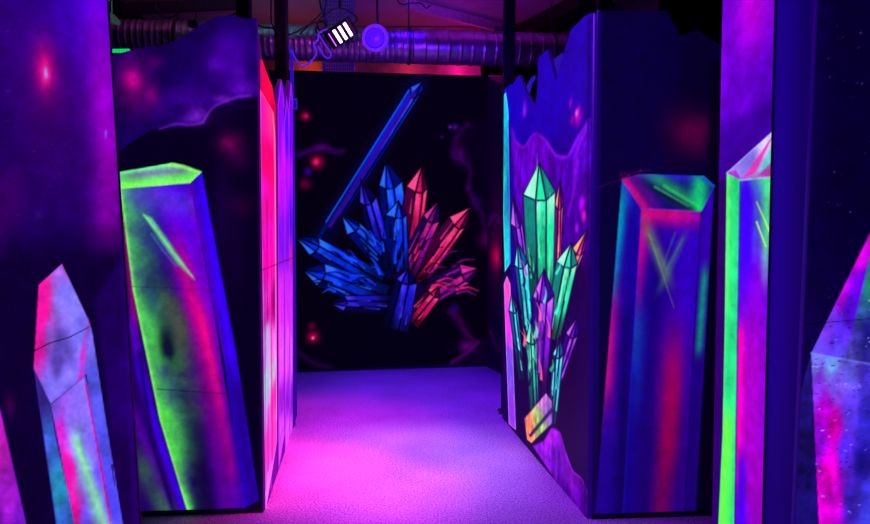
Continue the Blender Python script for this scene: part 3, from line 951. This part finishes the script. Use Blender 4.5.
PE.poly([(869, 258), (900, 220), (960, 380), (870, 364), (845, 359)], [((860, 300), (40, 70, 120)), ((868, 290), (30, 100, 90)), ((855, 340), (60, 50, 150)), ((850, 355), (90, 80, 190)), ((868, 335), (24, 20, 100)), ((868, 360), (50, 40, 150)), ((890, 320), (30, 60, 100))], part=ce, rough=.5, soft=1.2)
PE.poly([(811, 353), (870, 364), (960, 380), (960, 640), (824, 640), (819, 530)],
        [((815, 360), (120, 120, 235)), ((832, 365), (110, 150, 220)), ((850, 370), (110, 100, 235)), ((868, 370), (70, 50, 190)), ((818, 385), (130, 60, 220)), ((835, 385), (120, 80, 220)), ((825, 410), (170, 10, 190)), ((834, 425), (180, 8, 150)), ((820, 440), (140, 20, 200)), ((830, 470), (190, 6, 160)), ((824, 510), (190, 10, 180)), ((838, 500), (160, 10, 160)), ((850, 410), (90, 60, 210)), ((846, 450), (70, 40, 180)), ((848, 500), (60, 40, 180)), ((864, 420), (50, 40, 170)), ((862, 460), (30, 20, 120)), ((866, 500), (60, 50, 190)), ((870, 520), (70, 70, 210)), ((900, 440), (50, 40, 160))], part=ce, rough=.35, p=4)
PE.stroke([(811, 353), (870, 364), (930, 374)], 1.6, 1.2, (130, 150, 245), a=.7, soft=1)
PE.stroke([(795, 325), (830, 322), (880, 318)], .8, .6, (4, 0, 20), a=.8, soft=.5)
for i in range(150):
    x = rg.uniform(808, 872); y = rg.uniform(300, 524)
    if x < 811 + max(0, (353 - y)) * .47: continue
    PE.stroke([(x, y), (x + rg.uniform(.8, 3), y + rg.uniform(-.8, 1.2))], rg.uniform(.6, 1.3), .5, (16, 4, 60) if i % 4 else (190, 180, 250), a=rg.uniform(.4, .9), soft=.5)
PE.mottle(.1, .2)
PE.build('near right black speckled mural panel with a lavender and magenta crystal', board_mat=M_EDGEB)

# ---------------------------------------------------------------- back board
PK = Panel('mural_panel', fl(270, 373), fl(487, 366), .0075, .0075, (4, 1, 14), mat=M_BACK,
           top=[(270, 70), (300, 70.5), (487, 76)])
nb = PK.part('painted_rock', 'violet cloud edge at the upper right')
PK.poly([(492, 118), (470, 122), (455, 140), (452, 160), (462, 172), (470, 168), (468, 195), (476, 215), (483, 226), (486, 250), (500, 260), (500, 118)], (7, 1, 22), soft=2, part=nb)
for pts, a in (([(468, 124), (456, 138), (453, 156), (462, 160), (470, 170), (468, 188)], .7), ([(468, 188), (476, 206), (482, 214), (485, 240)], .7)):
    PK.curve(pts, 4, 3, (75, 8, 110), a=a * .7, soft=3)
PK.blob(460, 152, 6, 9, (80, 6, 100), .6, rough=.6)
PK.blob(477, 200, 5, 7, (60, 6, 120), .6, rough=.6)
nb = PK.part('painted_rock', 'violet cloud edge at the lower right')
PK.poly([(500, 335), (474, 340), (464, 318), (455, 308), (450, 318), (460, 335), (468, 350), (450, 362), (430, 366), (500, 380)], (12, 2, 30), soft=2, part=nb)
PK.curve([(450, 312), (458, 318), (464, 330), (474, 341)], 4, 3, (75, 8, 70), a=.7, soft=3)
PK.curve([(478, 342), (468, 352), (452, 362)], 3, 3, (90, 10, 100), a=.7, soft=2)
PK.blob(466, 346, 8, 5, (90, 8, 110), .6, rough=.5)
PK.curve([(298, 155), (312, 150), (322, 146), (334, 152), (343, 151)], 4, 3, (60, 6, 105), a=.8, soft=3)
PK.blob(322, 148, 8, 4, (80, 8, 110), .6)
PK.curve([(299, 352), (312, 362), (330, 368)], 3, 3, (60, 4, 90), a=.6, soft=3)
for x, y, r, c in [(305, 116, 5, (130, 8, 60)), (306, 116, 2, (190, 20, 90)), (317, 162, 7, (150, 10, 70)), (316, 162, 3, (215, 40, 100)), (308, 172, 4, (50, 10, 130)), (305, 184, 6, (80, 4, 50)),
                   (313, 337, 6, (160, 8, 70)), (313, 338, 1.6, (255, 120, 160)), (312, 326, 4, (90, 4, 50)), (455, 127, 3, (70, 14, 130)), (450, 127, 2, (90, 20, 150)), (442, 137, 2, (50, 6, 90)), (454, 309, 5, (40, 6, 90)), (486, 240, 8, (60, 4, 60))]:
    PK.blob(x, y, r, r, c, .85, pw=1.2)
# generic blue to pink shards, in the place of the figure
B1 = ((4, 14, 90), (14, 50, 215), (50, 110, 255)); B2 = ((8, 6, 60), (30, 24, 170), (70, 60, 240)); K1 = ((60, 4, 50), (190, 24, 95), (250, 80, 140)); K2 = ((30, 4, 70), (120, 16, 130), (210, 50, 150))
pk = PK.part('painted_crystal', 'long slim blue shard slanting up to the right')
PK.stroke([(318, 245), (418, 84)], 22, 20, (8, 10, 60), a=.55, soft=5)
crystal(PK, (316, 248), (422, 80), 13, (14, 30, 170), (12, 30, 190), (50, 90, 250), part=pk, tipf=.06, streaks=0, seed=1, lw=1.1)
PK.stroke([(330, 226), (414, 92)], 3.2, 3.2, (66, 14, 140), a=.8)
PK.stroke([(326, 222), (409, 90)], 1.2, 1.2, (30, 100, 255), a=.9)
sh = [((400, 270), (388, 160), 24, B1, 'blue upright shard'), ((405, 270), (420, 165), 22, K1, 'dark pink upright shard'), ((390, 280), (362, 178), 18, B2, 'deep blue shard'),
      ((410, 285), (470, 205), 20, K1, 'pink shard leaning right'), ((400, 275), (340, 216), 18, B1, 'blue shard leaning left'), ((380, 285), (296, 236), 20, B1, 'bright blue shard pointing left'),
      ((415, 300), (478, 266), 22, K2, 'magenta shard pointing right'), ((385, 300), (303, 268), 24, B1, 'blue shard below, pointing left'), ((395, 305), (330, 303), 16, B2, 'dark blue low shard'),
      ((400, 285), (440, 200), 18, K2, 'magenta shard'), ((395, 270), (396, 200), 22, B1, 'central blue shard'), ((410, 322), (440, 286), 16, K1, 'small red pink shard'), ((395, 330), (410, 268), 22, B2, 'blue shard at the foot')]
for i, (b, t, w, cc, lb) in enumerate(sh):
    pc = PK.part('painted_crystal', lb)
    crystal(PK, b, t, w, cc[0], cc[1], cc[2], part=pc, seed=i + 3, lw=1.0, wb=w * 1.3, streaks=4, line=(3, 1, 14))
rg = random.Random(9)
for i in range(70):
    an = rg.uniform(-.2, math.pi + .2); r0 = rg.uniform(12, 50)
    cx, cy = 393, 285
    x = cx + math.cos(an) * r0 * 1.35; y = cy - math.sin(an) * r0
    l = rg.uniform(10, 22)
    x2 = x + math.cos(an) * l * 1.1; y2 = y - math.sin(an) * l * .8
    red = x > 408
    c = rg.choice([(3, 1, 14), (3, 1, 14), (225, 40, 110) if red else (30, 80, 250), (130, 20, 130) if red else (20, 40, 190)])
    PK.curve([(x, y), ((x + x2) / 2, (y + y2) / 2 - 3), (x2, y2)], 2.4, .5, c, a=.9)
PK.mottle(.05, .1)
PK.build('back mural panel, black with a burst of blue and pink painted shards', board_mat=M_DRAPE)

# ---------------------------------------------------------------- back right return board
PF = Panel('mural_panel', (fl(487.3, 366.4)), (fl(520, 383)), .01, .008, (7, 1, 26), top=[(487, 76), (520, 76)])
PF.blob(496, 256, 5, 13, (200, 10, 70), .85)
PF.blob(497, 256, 2, 8, (240, 30, 110), .6)
PF.blob(497, 235, 8, 50, (60, 4, 50), .5)
PF.curve([(489, 225), (494, 215), (500, 222)], 2, 2, (70, 8, 110), a=.7, soft=2)
PF.curve([(490, 330), (496, 345), (502, 352)], 2, 2, (60, 4, 70), a=.7, soft=2)
PF.build('dark return panel with a red glow beside the back mural')

# ------------------------------------------------------------------ setting
def struct(name, bm, mat):
    o = mesh_from_bm(name, bm, mat)
    o['kind'] = 'structure'
    return o


def floor_mat():
    m = bpy.data.materials.new('speckled_floor')
    m.use_nodes = True
    nt = m.node_tree
    b = nt.nodes['Principled BSDF']
    tc = nt.nodes.new('ShaderNodeTexCoord')
    n1 = nt.nodes.new('ShaderNodeTexNoise'); n1.inputs['Scale'].default_value = 110; n1.inputs['Detail'].default_value = 8; n1.inputs['Roughness'].default_value = .75
    n2 = nt.nodes.new('ShaderNodeTexNoise'); n2.inputs['Scale'].default_value = 2.2; n2.inputs['Detail'].default_value = 5
    for n in (n1, n2): nt.links.new(tc.outputs['Object'], n.inputs['Vector'])
    c1 = nt.nodes.new('ShaderNodeValToRGB')
    c1.color_ramp.elements[0].position = .42; c1.color_ramp.elements[0].color = (.16, .15, .17, 1)
    c1.color_ramp.elements[1].position = .585; c1.color_ramp.elements[1].color = (.80, .78, .82, 1)
    nt.links.new(n1.outputs['Fac'], c1.inputs['Fac'])
    mr = nt.nodes.new('ShaderNodeMapRange')
    mr.inputs['From Min'].default_value = .3; mr.inputs['From Max'].default_value = .7
    mr.inputs['To Min'].default_value = .8; mr.inputs['To Max'].default_value = 1.15
    nt.links.new(n2.outputs['Fac'], mr.inputs['Value'])
    vm = nt.nodes.new('ShaderNodeVectorMath'); vm.operation = 'SCALE'
    nt.links.new(c1.outputs['Color'], vm.inputs[0]); nt.links.new(mr.outputs['Result'], vm.inputs['Scale'])
    nt.links.new(vm.outputs[0], b.inputs['Base Color'])
    b.inputs['Roughness'].default_value = .62
    bp = nt.nodes.new('ShaderNodeBump'); bp.inputs['Strength'].default_value = .35; bp.inputs['Distance'].default_value = .003
    nt.links.new(n1.outputs['Fac'], bp.inputs['Height']); nt.links.new(bp.outputs['Normal'], b.inputs['Normal'])
    return m


bm = bmesh.new(); bm_box(bm, (0, 3.4, -.05), (6.4, 9.4, .1)); struct('floor', bm, floor_mat())
M_CEIL = mat_plain('ceiling_sheet', (175, 168, 172), .8, noise=.2, scale=2.0, bump=.2)
M_WALL = mat_plain('black_wall', (10, 9, 14), .85, noise=.2, scale=8)
bm = bmesh.new(); bm_box(bm, (0, 3.4, 3.75), (6.4, 9.4, .1))
struct('ceiling', bm, M_CEIL)
bm = bmesh.new(); bm_box(bm, (0, 8.05, 1.85), (6.4, .1, 3.7)); struct('wall_back', bm, M_WALL)
bm = bmesh.new(); bm_box(bm, (-3.15, 3.4, 1.85), (.1, 9.2, 3.7)); struct('wall_left', bm, M_WALL)
bm = bmesh.new(); bm_box(bm, (3.15, 3.4, 1.85), (.1, 9.2, 3.7)); struct('wall_right', bm, M_WALL)

# sagging ceiling cloth folds / beams
def beam(p0, p1, w, h, mat, name, label, cat):
    p0 = Vector(p0); p1 = Vector(p1); d = p1 - p0
    q = d.to_track_quat('X', 'Z').to_matrix()
    bm = bmesh.new(); bm_box(bm, (p0 + p1) / 2, (d.length, w, h), q, .006)
    # bottom flange, so the profile is an I section
    o = mesh_from_bm(name, bm, mat)
    return tag(o, label, cat)


M_BEAM = mat_plain('painted_beam', (60, 44, 72), .7)
M_DKBEAM = mat_plain('dark_beam', (8, 6, 12), .8)
beam(zc(405, 3, 3.64), zc(520, 33, 3.64), .05, .1, mat_plain('pale_beam', (200, 180, 190), .7), 'ceiling_beam', 'pale violet ceiling beam slanting behind the round lamp', 'beam')
beam(zc(592, 2, 3.62), zc(528, 34, 3.62), .32, .12, M_DKBEAM, 'ceiling_beam', 'wide dark ceiling beam slanting above the right corridor panel', 'beam')
beam(zc(640, -10, 3.63), zc(575, 40, 3.63), .05, .1, M_BEAM, 'ceiling_beam', 'thin violet ceiling beam above the right corner', 'beam')
beam(zc(60, 12, 3.63), zc(238, 4, 3.63), .06, .1, M_BEAM, 'ceiling_beam', 'thin ceiling beam above the green crystal panel', 'beam')

# upright posts
def post(x, y, w, label, top=3.695, d=None):
    root = empty('upright_post', (x, y, 0))
    tag(root, label, 'post', None)
    bm = bmesh.new(); bm_box(bm, (x, y, (top + .012) / 2), (w, d or w, top - .012), None, .004)
    mesh_from_bm('shaft', bm, M_POST, root)
    bm = bmesh.new(); bm_box(bm, (x, y, .006), (w * 1.5, (d or w) * 1.3, .012), None, .002)
    mesh_from_bm('base_plate', bm, M_BLACK, root)
    bm = bmesh.new()
    for s in (-1, 1):
        bm_box(bm, (x + s * w * .34, y - (d or w) / 2 - .004, top - .05), (.02, .006, .08), None, .001)
    mesh_from_bm('top_bracket', bm, M_BLACK, root)
    return root


p = at(244, 10, 3.26); post(p.x, 3.26, .066, 'black upright post behind the green crystal panel')
p = at(283, 40, 4.46); post(p.x - .01, 4.46, .082, 'black upright post rising behind the left corridor panel')
p = at(509, 40, 4.82); post(p.x, 4.82, .088, 'black upright post at the far end of the right corridor panel')
p = at(604, 4, 3.25); post(p.x, 3.25, .07, 'dark upright post behind the front right panel corner')

# blue lit plastic strip and its bracket beside the left post
M_CLEAR = mat_plain('frosted_plastic', (50, 40, 140), .3, emis=(40, 10, 190), es=.7)
root = empty('plastic_strip', tuple(at(291.5, 200, 4.9)[:2]) + (0,)); tag(root, 'thin blue plastic strip standing at the end of left corridor panel', 'strip')
bm = bmesh.new(); p0 = at(291.6, 47, 4.9); bm_box(bm, (p0.x, 4.9, p0.z / 2), (.026, .02, p0.z), None, .003); mesh_from_bm('strip', bm, M_CLEAR, root)
bm = bmesh.new(); p = at(294.5, 100, 4.9); bm_box(bm, (p.x, 4.88, p.z), (.05, .012, .016), None, .003); bm_box(bm, (p.x, 4.88, p.z - .07), (.05, .012, .016), None, .003); bm_box(bm, (p.x + .02, 4.88, p.z - .035), (.014, .012, .07), None, .003)
mesh_from_bm('bracket', bm, mat_plain('violet_plastic', (90, 60, 190), .4, emis=(50, 20, 200), es=.6), root)

# black cloth behind the front right panel
bm = bmesh.new()
x0 = at(664, 20, 3.35).x; x1 = 2.4; n = 60; rows = []
for k in range(n + 1):
    t = k / n; x = x0 + (x1 - x0) * t; y = 3.42 + .025 * math.sin(t * 34) + .01 * math.sin(t * 81)
    rows.append([bm.verts.new((x, y + .01 * math.sin(z * 3 + t * 9), z)) for z in np.linspace(0.005, 3.68, 24)])
for k in range(n):
    for j in range(23): bm.faces.new((rows[k][j], rows[k + 1][j], rows[k + 1][j + 1], rows[k][j + 1]))
o = mesh_from_bm('black_curtain', bm, M_DRAPE, None, True)
md = o.modifiers.new('thick', 'SOLIDIFY'); md.thickness = .006
tag(o, 'black cloth curtain hanging behind the front right panel', 'curtain')

# small torn boards showing through the notches of the right corridor panel
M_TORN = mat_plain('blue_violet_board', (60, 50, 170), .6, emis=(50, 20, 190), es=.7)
def shard_board(pts, Y, lab, mat=M_TORN):
    bm = bmesh.new()
    P = [at(px, py, Y) for px, py in pts]
    f = [bm.verts.new(v) for v in P]; b = [bm.verts.new(v + Vector((.0, .014, 0))) for v in P]
    n = len(P)
    bm.faces.new(f); bm.faces.new(b[::-1])
    for k in range(n): bm.faces.new((f[k], b[k], b[(k + 1) % n], f[(k + 1) % n]))
    tag(mesh_from_bm('cut_out_board', bm, mat), lab, 'board')
def to_floor(pts, Y):
    return pts
shard_board([(528, 620), (526.5, 86), (531, 78), (535.5, 75), (535.5, 79), (532, 84), (530, 93), (531, 118), (531, 480)], 5.2, 'hooked blue cut out board seen through the deep notch')
shard_board([(554, 425), (553, 60), (558, 56), (563, 52), (563, 58), (560, 66), (562, 425)], 4.4, 'blue pointed cut out board seen through the right notch')

# ------------------------------------------------------------------ duct
yd = 5.5
pL = at(60, 36, 5.15); pR = at(600, 52, 5.75)
root = empty('ventilation_duct', tuple((pL + pR) / 2)); tag(root, 'long silver ribbed ventilation duct running below the ceiling', 'duct')
ax = (pR - pL); Ld = ax.length; axn = ax.normalized()
split = (at(412, 47, 5.55) - pL).length
prof = []
d = 0
while d < split:
    k = (d / .05) % 1
    prof.append((.143 + (.006 if k > .72 else 0) + .002 * math.sin(d * 23), d)); d += .0075
bm = bmesh.new(); bm_lathe(bm, prof, pL, axn, 40); mesh_from_bm('flexible_section', bm, M_DUCT, root, True)
prof = []
d = split
while d < Ld:
    k = ((d - split) / .105) % 1
    prof.append((.147 + (.005 if k > .86 else 0), d)); d += .0075
bm = bmesh.new(); bm_lathe(bm, prof, pL, axn, 40); mesh_from_bm('rigid_section', bm, M_DUCT, root, True)
for t in (.20, .62, .90):
    bm = bmesh.new()
    c = pL + ax * t
    bm_lathe(bm, [(.151, -.012), (.158, -.012), (.158, .012), (.151, .012)], c, axn, 40)
    bm_box(bm, (c.x, c.y, (c.z + .155 + 3.7) / 2), (.012, .012, 3.7 - c.z - .155))
    mesh_from_bm('hanger', bm, M_BLACK, root)

# pale board under the duct
M_LEDGE = mat_plain('pale_timber', (190, 150, 120), .6, noise=.3, scale=5)
bm = bmesh.new()
pa = at(225, 59, 7.0); pb = at(481, 63, 7.0)
bm_box(bm, ((pa.x + pb.x) / 2, 7.0, 3.29), (pb.x - pa.x, .05, .80), None, .005)
tag(mesh_from_bm('header_board', bm, M_LEDGE), 'pale timber header board lit pink between duct and back mural', 'board')

# perforated steel column behind the duct
YC = 5.92
zc0 = at(340, 71, YC).z
pc0 = at(338.5, 30, YC)
root = empty('lattice_drop_column', (pc0.x, YC, zc0)); tag(root, 'violet lit perforated steel drop column behind floodlight and duct', 'column')
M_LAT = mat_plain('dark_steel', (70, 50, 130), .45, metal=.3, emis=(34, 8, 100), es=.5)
hh = 3.698 - zc0
wcol = .27
bm = bmesh.new()
for q_ in (-1, 1):
    bm_box(bm, (pc0.x + q_ * wcol / 2, YC, zc0 + hh / 2), (.03, .05, hh), None, .004)
mesh_from_bm('side_rail', bm, M_LAT, root)
bm = bmesh.new()
for k in range(13):
    bm_box(bm, (pc0.x - wcol / 2 + wcol * (k + .5) / 13, YC + .01, zc0 + hh / 2), (.011, .012, hh - .01))
for z in np.arange(zc0 + .02, 3.68, .035):
    bm_box(bm, (pc0.x, YC + .022, z), (wcol, .01, .016))
mesh_from_bm('mesh_infill', bm, M_LAT, root)

# ------------------------------------------------------------------ LED floodlight
from mathutils import Matrix
fc = at(341, 33, 5.0)
root = empty('led_floodlight', tuple(fc)); tag(root, 'black hanging floodlight with four glowing violet white bars', 'lamp')
tilt = math.radians(27)
R = Matrix.Rotation(math.radians(-8), 3, 'X') @ Matrix.Rotation(-(-tilt), 3, 'Y')
R = Matrix.Rotation(math.radians(20), 3, 'X') @ Matrix.Rotation(-math.radians(31), 3, 'Y') @ Matrix.Rotation(math.radians(-16), 3, 'Z')
bm = bmesh.new()
bm_box(bm, fc, (.25, .06, .15), R, .012)
for k in range(7):
    bm_box(bm, fc + R @ Vector((-.1 + k * .033, .04, 0)), (.006, .03, .13), R)
mesh_from_bm('housing', bm, M_BLACK, root)
M_LED = mat_plain('led_glow', (255, 255, 255), .4, emis=(205, 170, 255), es=4)
M_LED2 = mat_plain('led_glow_dim', (255, 255, 255), .4, emis=(190, 80, 255), es=1.6)
for k in range(4):
    bm = bmesh.new()
    bm_box(bm, fc + R @ Vector((-.080 + k * .054, -.033, -.008)), (.026 if k else .008, .008, .112), R, .003)
    mesh_from_bm('light_bar', bm, M_LED if k else M_LED2, root)
bm = bmesh.new()
yk = [fc + R @ Vector((-.135, .0, .0)), fc + Vector((-.13, 0.01, .13)), fc + Vector((-.01, .01, .2)), fc + Vector((.12, .01, .13)), fc + R @ Vector((.135, 0, 0))]
bm_tube(bm, smooth_pts(yk, 6), .006)
mesh_from_bm('yoke', bm, M_BLACK, root, True)
bm = bmesh.new(); bm_tube(bm, [fc + Vector((-.01, .01, .2)), Vector((fc.x - .01, fc.y + .01, 3.70))], .012); mesh_from_bm('drop_rod', bm, M_BLACK, root)

# ------------------------------------------------------------------ round lamp
rc = at(375, 38, 5.0)
root = empty('round_lamp', tuple(rc)); tag(root, 'round violet glowing lamp beside the floodlight in front of the duct', 'lamp')
ax_ = Vector((-.10, -1, -.18)).normalized()
M_VR = mat_plain('violet_plastic_ring', (120, 90, 190), .35, emis=(86, 20, 200), es=1.0)
M_VC = mat_plain('violet_lens', (60, 30, 220), .3, emis=(70, 10, 255), es=1.2)
M_VD = mat_plain('dark_violet_groove', (30, 10, 120), .4, emis=(40, 4, 160), es=.8)
bm = bmesh.new(); bm_lathe(bm, [(.03, -.15), (.075, -.13), (.1, -.06), (.106, 0), (.1, .016), (.082, .018), (.078, .006)], rc, ax_, 48); mesh_from_bm('rim', bm, M_VR, root, True)
bm = bmesh.new(); bm_lathe(bm, [(.079, .004), (.077, .009), (.07, .007), (.068, .002)], rc, ax_, 48); mesh_from_bm('groove', bm, M_VD, root, True)
bm = bmesh.new(); bm_lathe(bm, [(.069, .003), (.066, .013), (.045, .02), (.0001, .023)], rc, ax_, 48); mesh_from_bm('lens', bm, M_VC, root, True)
bm = bmesh.new(); bm_tube(bm, smooth_pts([rc - ax_ * .1, rc - ax_ * .14 + Vector((0, 0, .1)), Vector((rc.x, rc.y + .2, rc.z + .3)), Vector((rc.x, rc.y + .2, 3.7))], 6), .01); mesh_from_bm('arm', bm, M_BLACK, root, True)

# ------------------------------------------------------------------ cables
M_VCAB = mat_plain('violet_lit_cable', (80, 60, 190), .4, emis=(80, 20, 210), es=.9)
A = lambda l, Y: [at(x, y, Y) for x, y in l]
cable('cable', A([(284, 36), (296, 32), (310, 24), (320, 22), (328, 22)], 4.95), .007, M_CABLE, 'black cable running from the left post to the floodlight')
cable('cable', A([(319, -8), (321, 8), (324, 14), (318, 22), (319, 30), (326, 28)], 4.97), .007, M_CABLE, 'black looped cable hanging above the floodlight')
cable('cable', A([(300, 34), (312, 22), (322, 12), (326, 4), (324, -8)], 4.93), .006, M_CABLE, 'black cable curving up beside the floodlight')
cable('cable', A([(328, 26), (320, 20), (316, 30), (322, 34), (329, 24)], 4.9), .006, M_CABLE, 'small black cable coil at the floodlight')
cable('cable', A([(327, 29), (319, 33), (318, 40), (314, 44), (316, 54), (310, 62), (303, 66), (297, 61), (291, 50)], 4.8), .007, M_VCAB, 'violet lit cable hanging in a loop below the floodlight')
cable('cable', A([(327, 29), (319, 33), (322, 40), (327, 48), (331, 54), (329, 58), (324, 56), (318, 46)], 4.92), .006, M_VCAB, 'short violet lit cable loop hanging beside the longer one')
cable('cable', A([(251, 20), (262, 27), (272, 28), (279, 33)], 4.2), .006, M_CABLE, 'thin black cable between the two left posts')
cable('cable', A([(272, -98), (271, 10), (273, 26), (279, 40)], 4.3), .006, M_CABLE, 'thin black cable dropping beside the left corridor post')
cable('cable', A([(153, -75), (154, -6), (156, 8), (164, 17), (174, 16), (180, 8), (177, -6), (178, -75)], 4.6), .005, M_CABLE, 'thin cable loop hanging left above the green crystal panel')
cable('cable', A([(194, -56), (194, -6), (196, 14), (193, 24)], 4.9), .005, M_CABLE, 'straight black cable dropping to the small box on the duct')
cable('cable', A([(216, 20), (228, 16), (240, 12)], 4.2), .006, M_CABLE, 'short black cable beside the left post')
cable('cable', A([(392, -36), (398, 1), (412, 3), (420, 3), (426, 8), (430, 6)], 5.3), .006, M_CABLE, 'thin cable under the ceiling right of the round lamp')

# junction boxes
def jbox(px, py, Y, w, h, lab):
    p = at(px, py, Y)
    root = empty('junction_box', tuple(p)); tag(root, lab, 'box')
    bm = bmesh.new(); bm_box(bm, p, (w, .05, h), None, .006); mesh_from_bm('body', bm, M_BLACK, root)
    bm = bmesh.new(); bm_box(bm, p + Vector((0, -.029, 0)), (w * .9, .008, h * .85), None, .003); mesh_from_bm('lid', bm, M_BLACK, root)
jbox(193, 24, 5.0, .07, .05, 'small black junction box on the duct above the green crystal')
jbox(499, 30, 5.35, .09, .05, 'small black junction box on the duct left of the right post')

# small fixtures at upper left: tube light end and oval shade, green indicator strip
pt = [at(98, 12, 4.0), at(106, 1, 4.0), at(116, -10, 4.0)]
root = empty('tube_light', tuple(pt[0])); tag(root, 'white fluorescent tube just visible at top left corner of near panel', 'lamp')
M_TUBE = mat_plain('tube_glow', (255, 255, 255), .4, emis=(255, 225, 240), es=2.0)
bm = bmesh.new(); bm_tube(bm, pt, .009); mesh_from_bm('tube', bm, M_TUBE, root, True)
bm = bmesh.new(); bm_tube(bm, [v + Vector((0, .03, .02)) for v in pt], .016); mesh_from_bm('batten', bm, M_BLACK, root, True)
bm = bmesh.new(); v = pt[0] + Vector((-.05, .03, .02)); bm_tube(bm, [pt[0] + Vector((0, .03, .02)), v, Vector((v.x, v.y, 3.7))], .006); mesh_from_bm('hanger', bm, M_BLACK, root)
p = at(112, 18, 4.6)
bm = bmesh.new(); bm_lathe(bm, [(.01, .03), (.03, .022), (.06, .004), (.065, 0), (.055, .002), (.02, .018)], p, Vector((-.45, -.5, -1)).normalized(), 28)
bm_tube(bm, [p + Vector((.0, .0, .01)), Vector((p.x, p.y, 3.7))], .005)
tag(mesh_from_bm('oval_shade', bm, mat_plain('grey_green_shade', (90, 110, 100), .5, emis=(40, 60, 52), es=1), None, True), 'grey green oval lamp shade beside the top of the near left panel', 'lamp')
bm = bmesh.new()
a0 = at(104, 50.5, 4.4); a1 = at(129, 50, 4.4)
for k in range(9):
    q_ = a0.lerp(a1, (k + .5) / 9); bm_box(bm, q_, ((a1.x - a0.x) / 9 * .72, .015, .018), None, .003)
bm_box(bm, (a0 + a1) / 2 + Vector((0, .014, 0)), ((a1.x - a0.x), .01, .026), None, .002)
root = empty('light_strip', tuple(a0))
mesh_from_bm('lit_segments', bm, mat_plain('green_glow', (10, 200, 90), .4, emis=(5, 190, 90), es=1.0), root)
bm = bmesh.new(); bm_tube(bm, [a0 + Vector((.01, .024, 0)), Vector((a0.x + .01, a0.y + .024, 3.7))], .004)
mesh_from_bm('hanger', bm, M_BLACK, root)
tag(root, 'small green glowing light strip below the duct at left', 'light strip')

# ------------------------------------------------------------------ lights
def spot(loc, target, col, power, size=60, blend=.8, rad=.15):
    ld = bpy.data.lights.new('spot', 'SPOT'); ld.color = tuple(lin(col)); ld.energy = power
    ld.spot_size = math.radians(size); ld.spot_blend = blend; ld.shadow_soft_size = rad
    o = bpy.data.objects.new('spot_light', ld); COL.objects.link(o); o.location = loc
    o.rotation_euler = (Vector(target) - Vector(loc)).to_track_quat('-Z', 'Y').to_euler()
    return o
def pt_light(loc, col, power, rad=.2):
    ld = bpy.data.lights.new('point', 'POINT'); ld.color = tuple(lin(col)); ld.energy = power; ld.shadow_soft_size = rad
    o = bpy.data.objects.new('point_light', ld); COL.objects.link(o); o.location = loc
    return o

def fp(px, py):
    a = fl(px, py); return (a[0], a[1], 0)
spot((.0, 3.9, 3.55), fp(412, 462), (180, 125, 255), 560, 30, 1.0)          # lavender, corridor middle
spot((.0, 3.9, 3.55), fp(400, 430), (150, 40, 255), 330, 60, 1.0)
spot((.45, 3.4, 3.5), fp(280, 470), (255, 0, 120), 1050, 22, 1.0)           # hot pink beside the left board
spot((.35, 3.6, 3.5), fp(320, 430), (255, 0, 170), 380, 34, 1.0)
spot((.2, 3.0, 3.5), fp(372, 492), (255, 10, 210), 560, 22, 1.0)           # pink nearer
spot((-.2, 5.1, 3.5), (-.15, 5.4, 0), (56, 0, 255), 420, 56, 1.0)          # blue at the back
spot((.5, 3.0, 3.5), (.25, 3.0, 0), (150, 50, 255), 430, 46, 1.0)          # violet right
spot((0, .6, 3.2), (0, 3.2, .8), (70, 10, 255), 9, 90, 1.0)               # soft blue on the front boards
spot((-1.3, 4.6, 3.1), (-1.3, 4.9, 3.7), (70, 200, 190), 34, 120, 1.0)     # green wash on the ceiling
spot((.4, 4.9, 3.0), (.5, 5.1, 3.7), (170, 25, 215), 75, 130, 1.0)         # magenta wash on the ceiling
spot((-2.1, 4.5, 3.1), (-2.2, 4.8, 3.7), (180, 60, 150), 26, 130, 1.0)
spot((-.6, 3.6, 2.75), (-.8, 5.3, 3.05), (190, 40, 220), 40, 70, .8)       # on the duct
spot((.2, 3.9, 2.5), (.1, 5.6, 3.0), (90, 20, 255), 70, 70, .8)
pt_light((-1.4, 6.8, 3.2), (255, 90, 60), 1.0, .03)
pt_light((-.3, 6.8, 3.2), (255, 60, 110), .9, .03)
pt_light((.25, 6.8, 3.2), (255, 20, 200), 2.2, .03)

w = bpy.data.worlds.new('world'); bpy.context.scene.world = w
w.use_nodes = True
w.node_tree.nodes['Background'].inputs['Color'].default_value = (.10, .02, .45, 1)
w.node_tree.nodes['Background'].inputs['Strength'].default_value = .05

sc = bpy.context.scene
sc.view_settings.view_transform = 'Standard'
sc.view_settings.look = 'None'
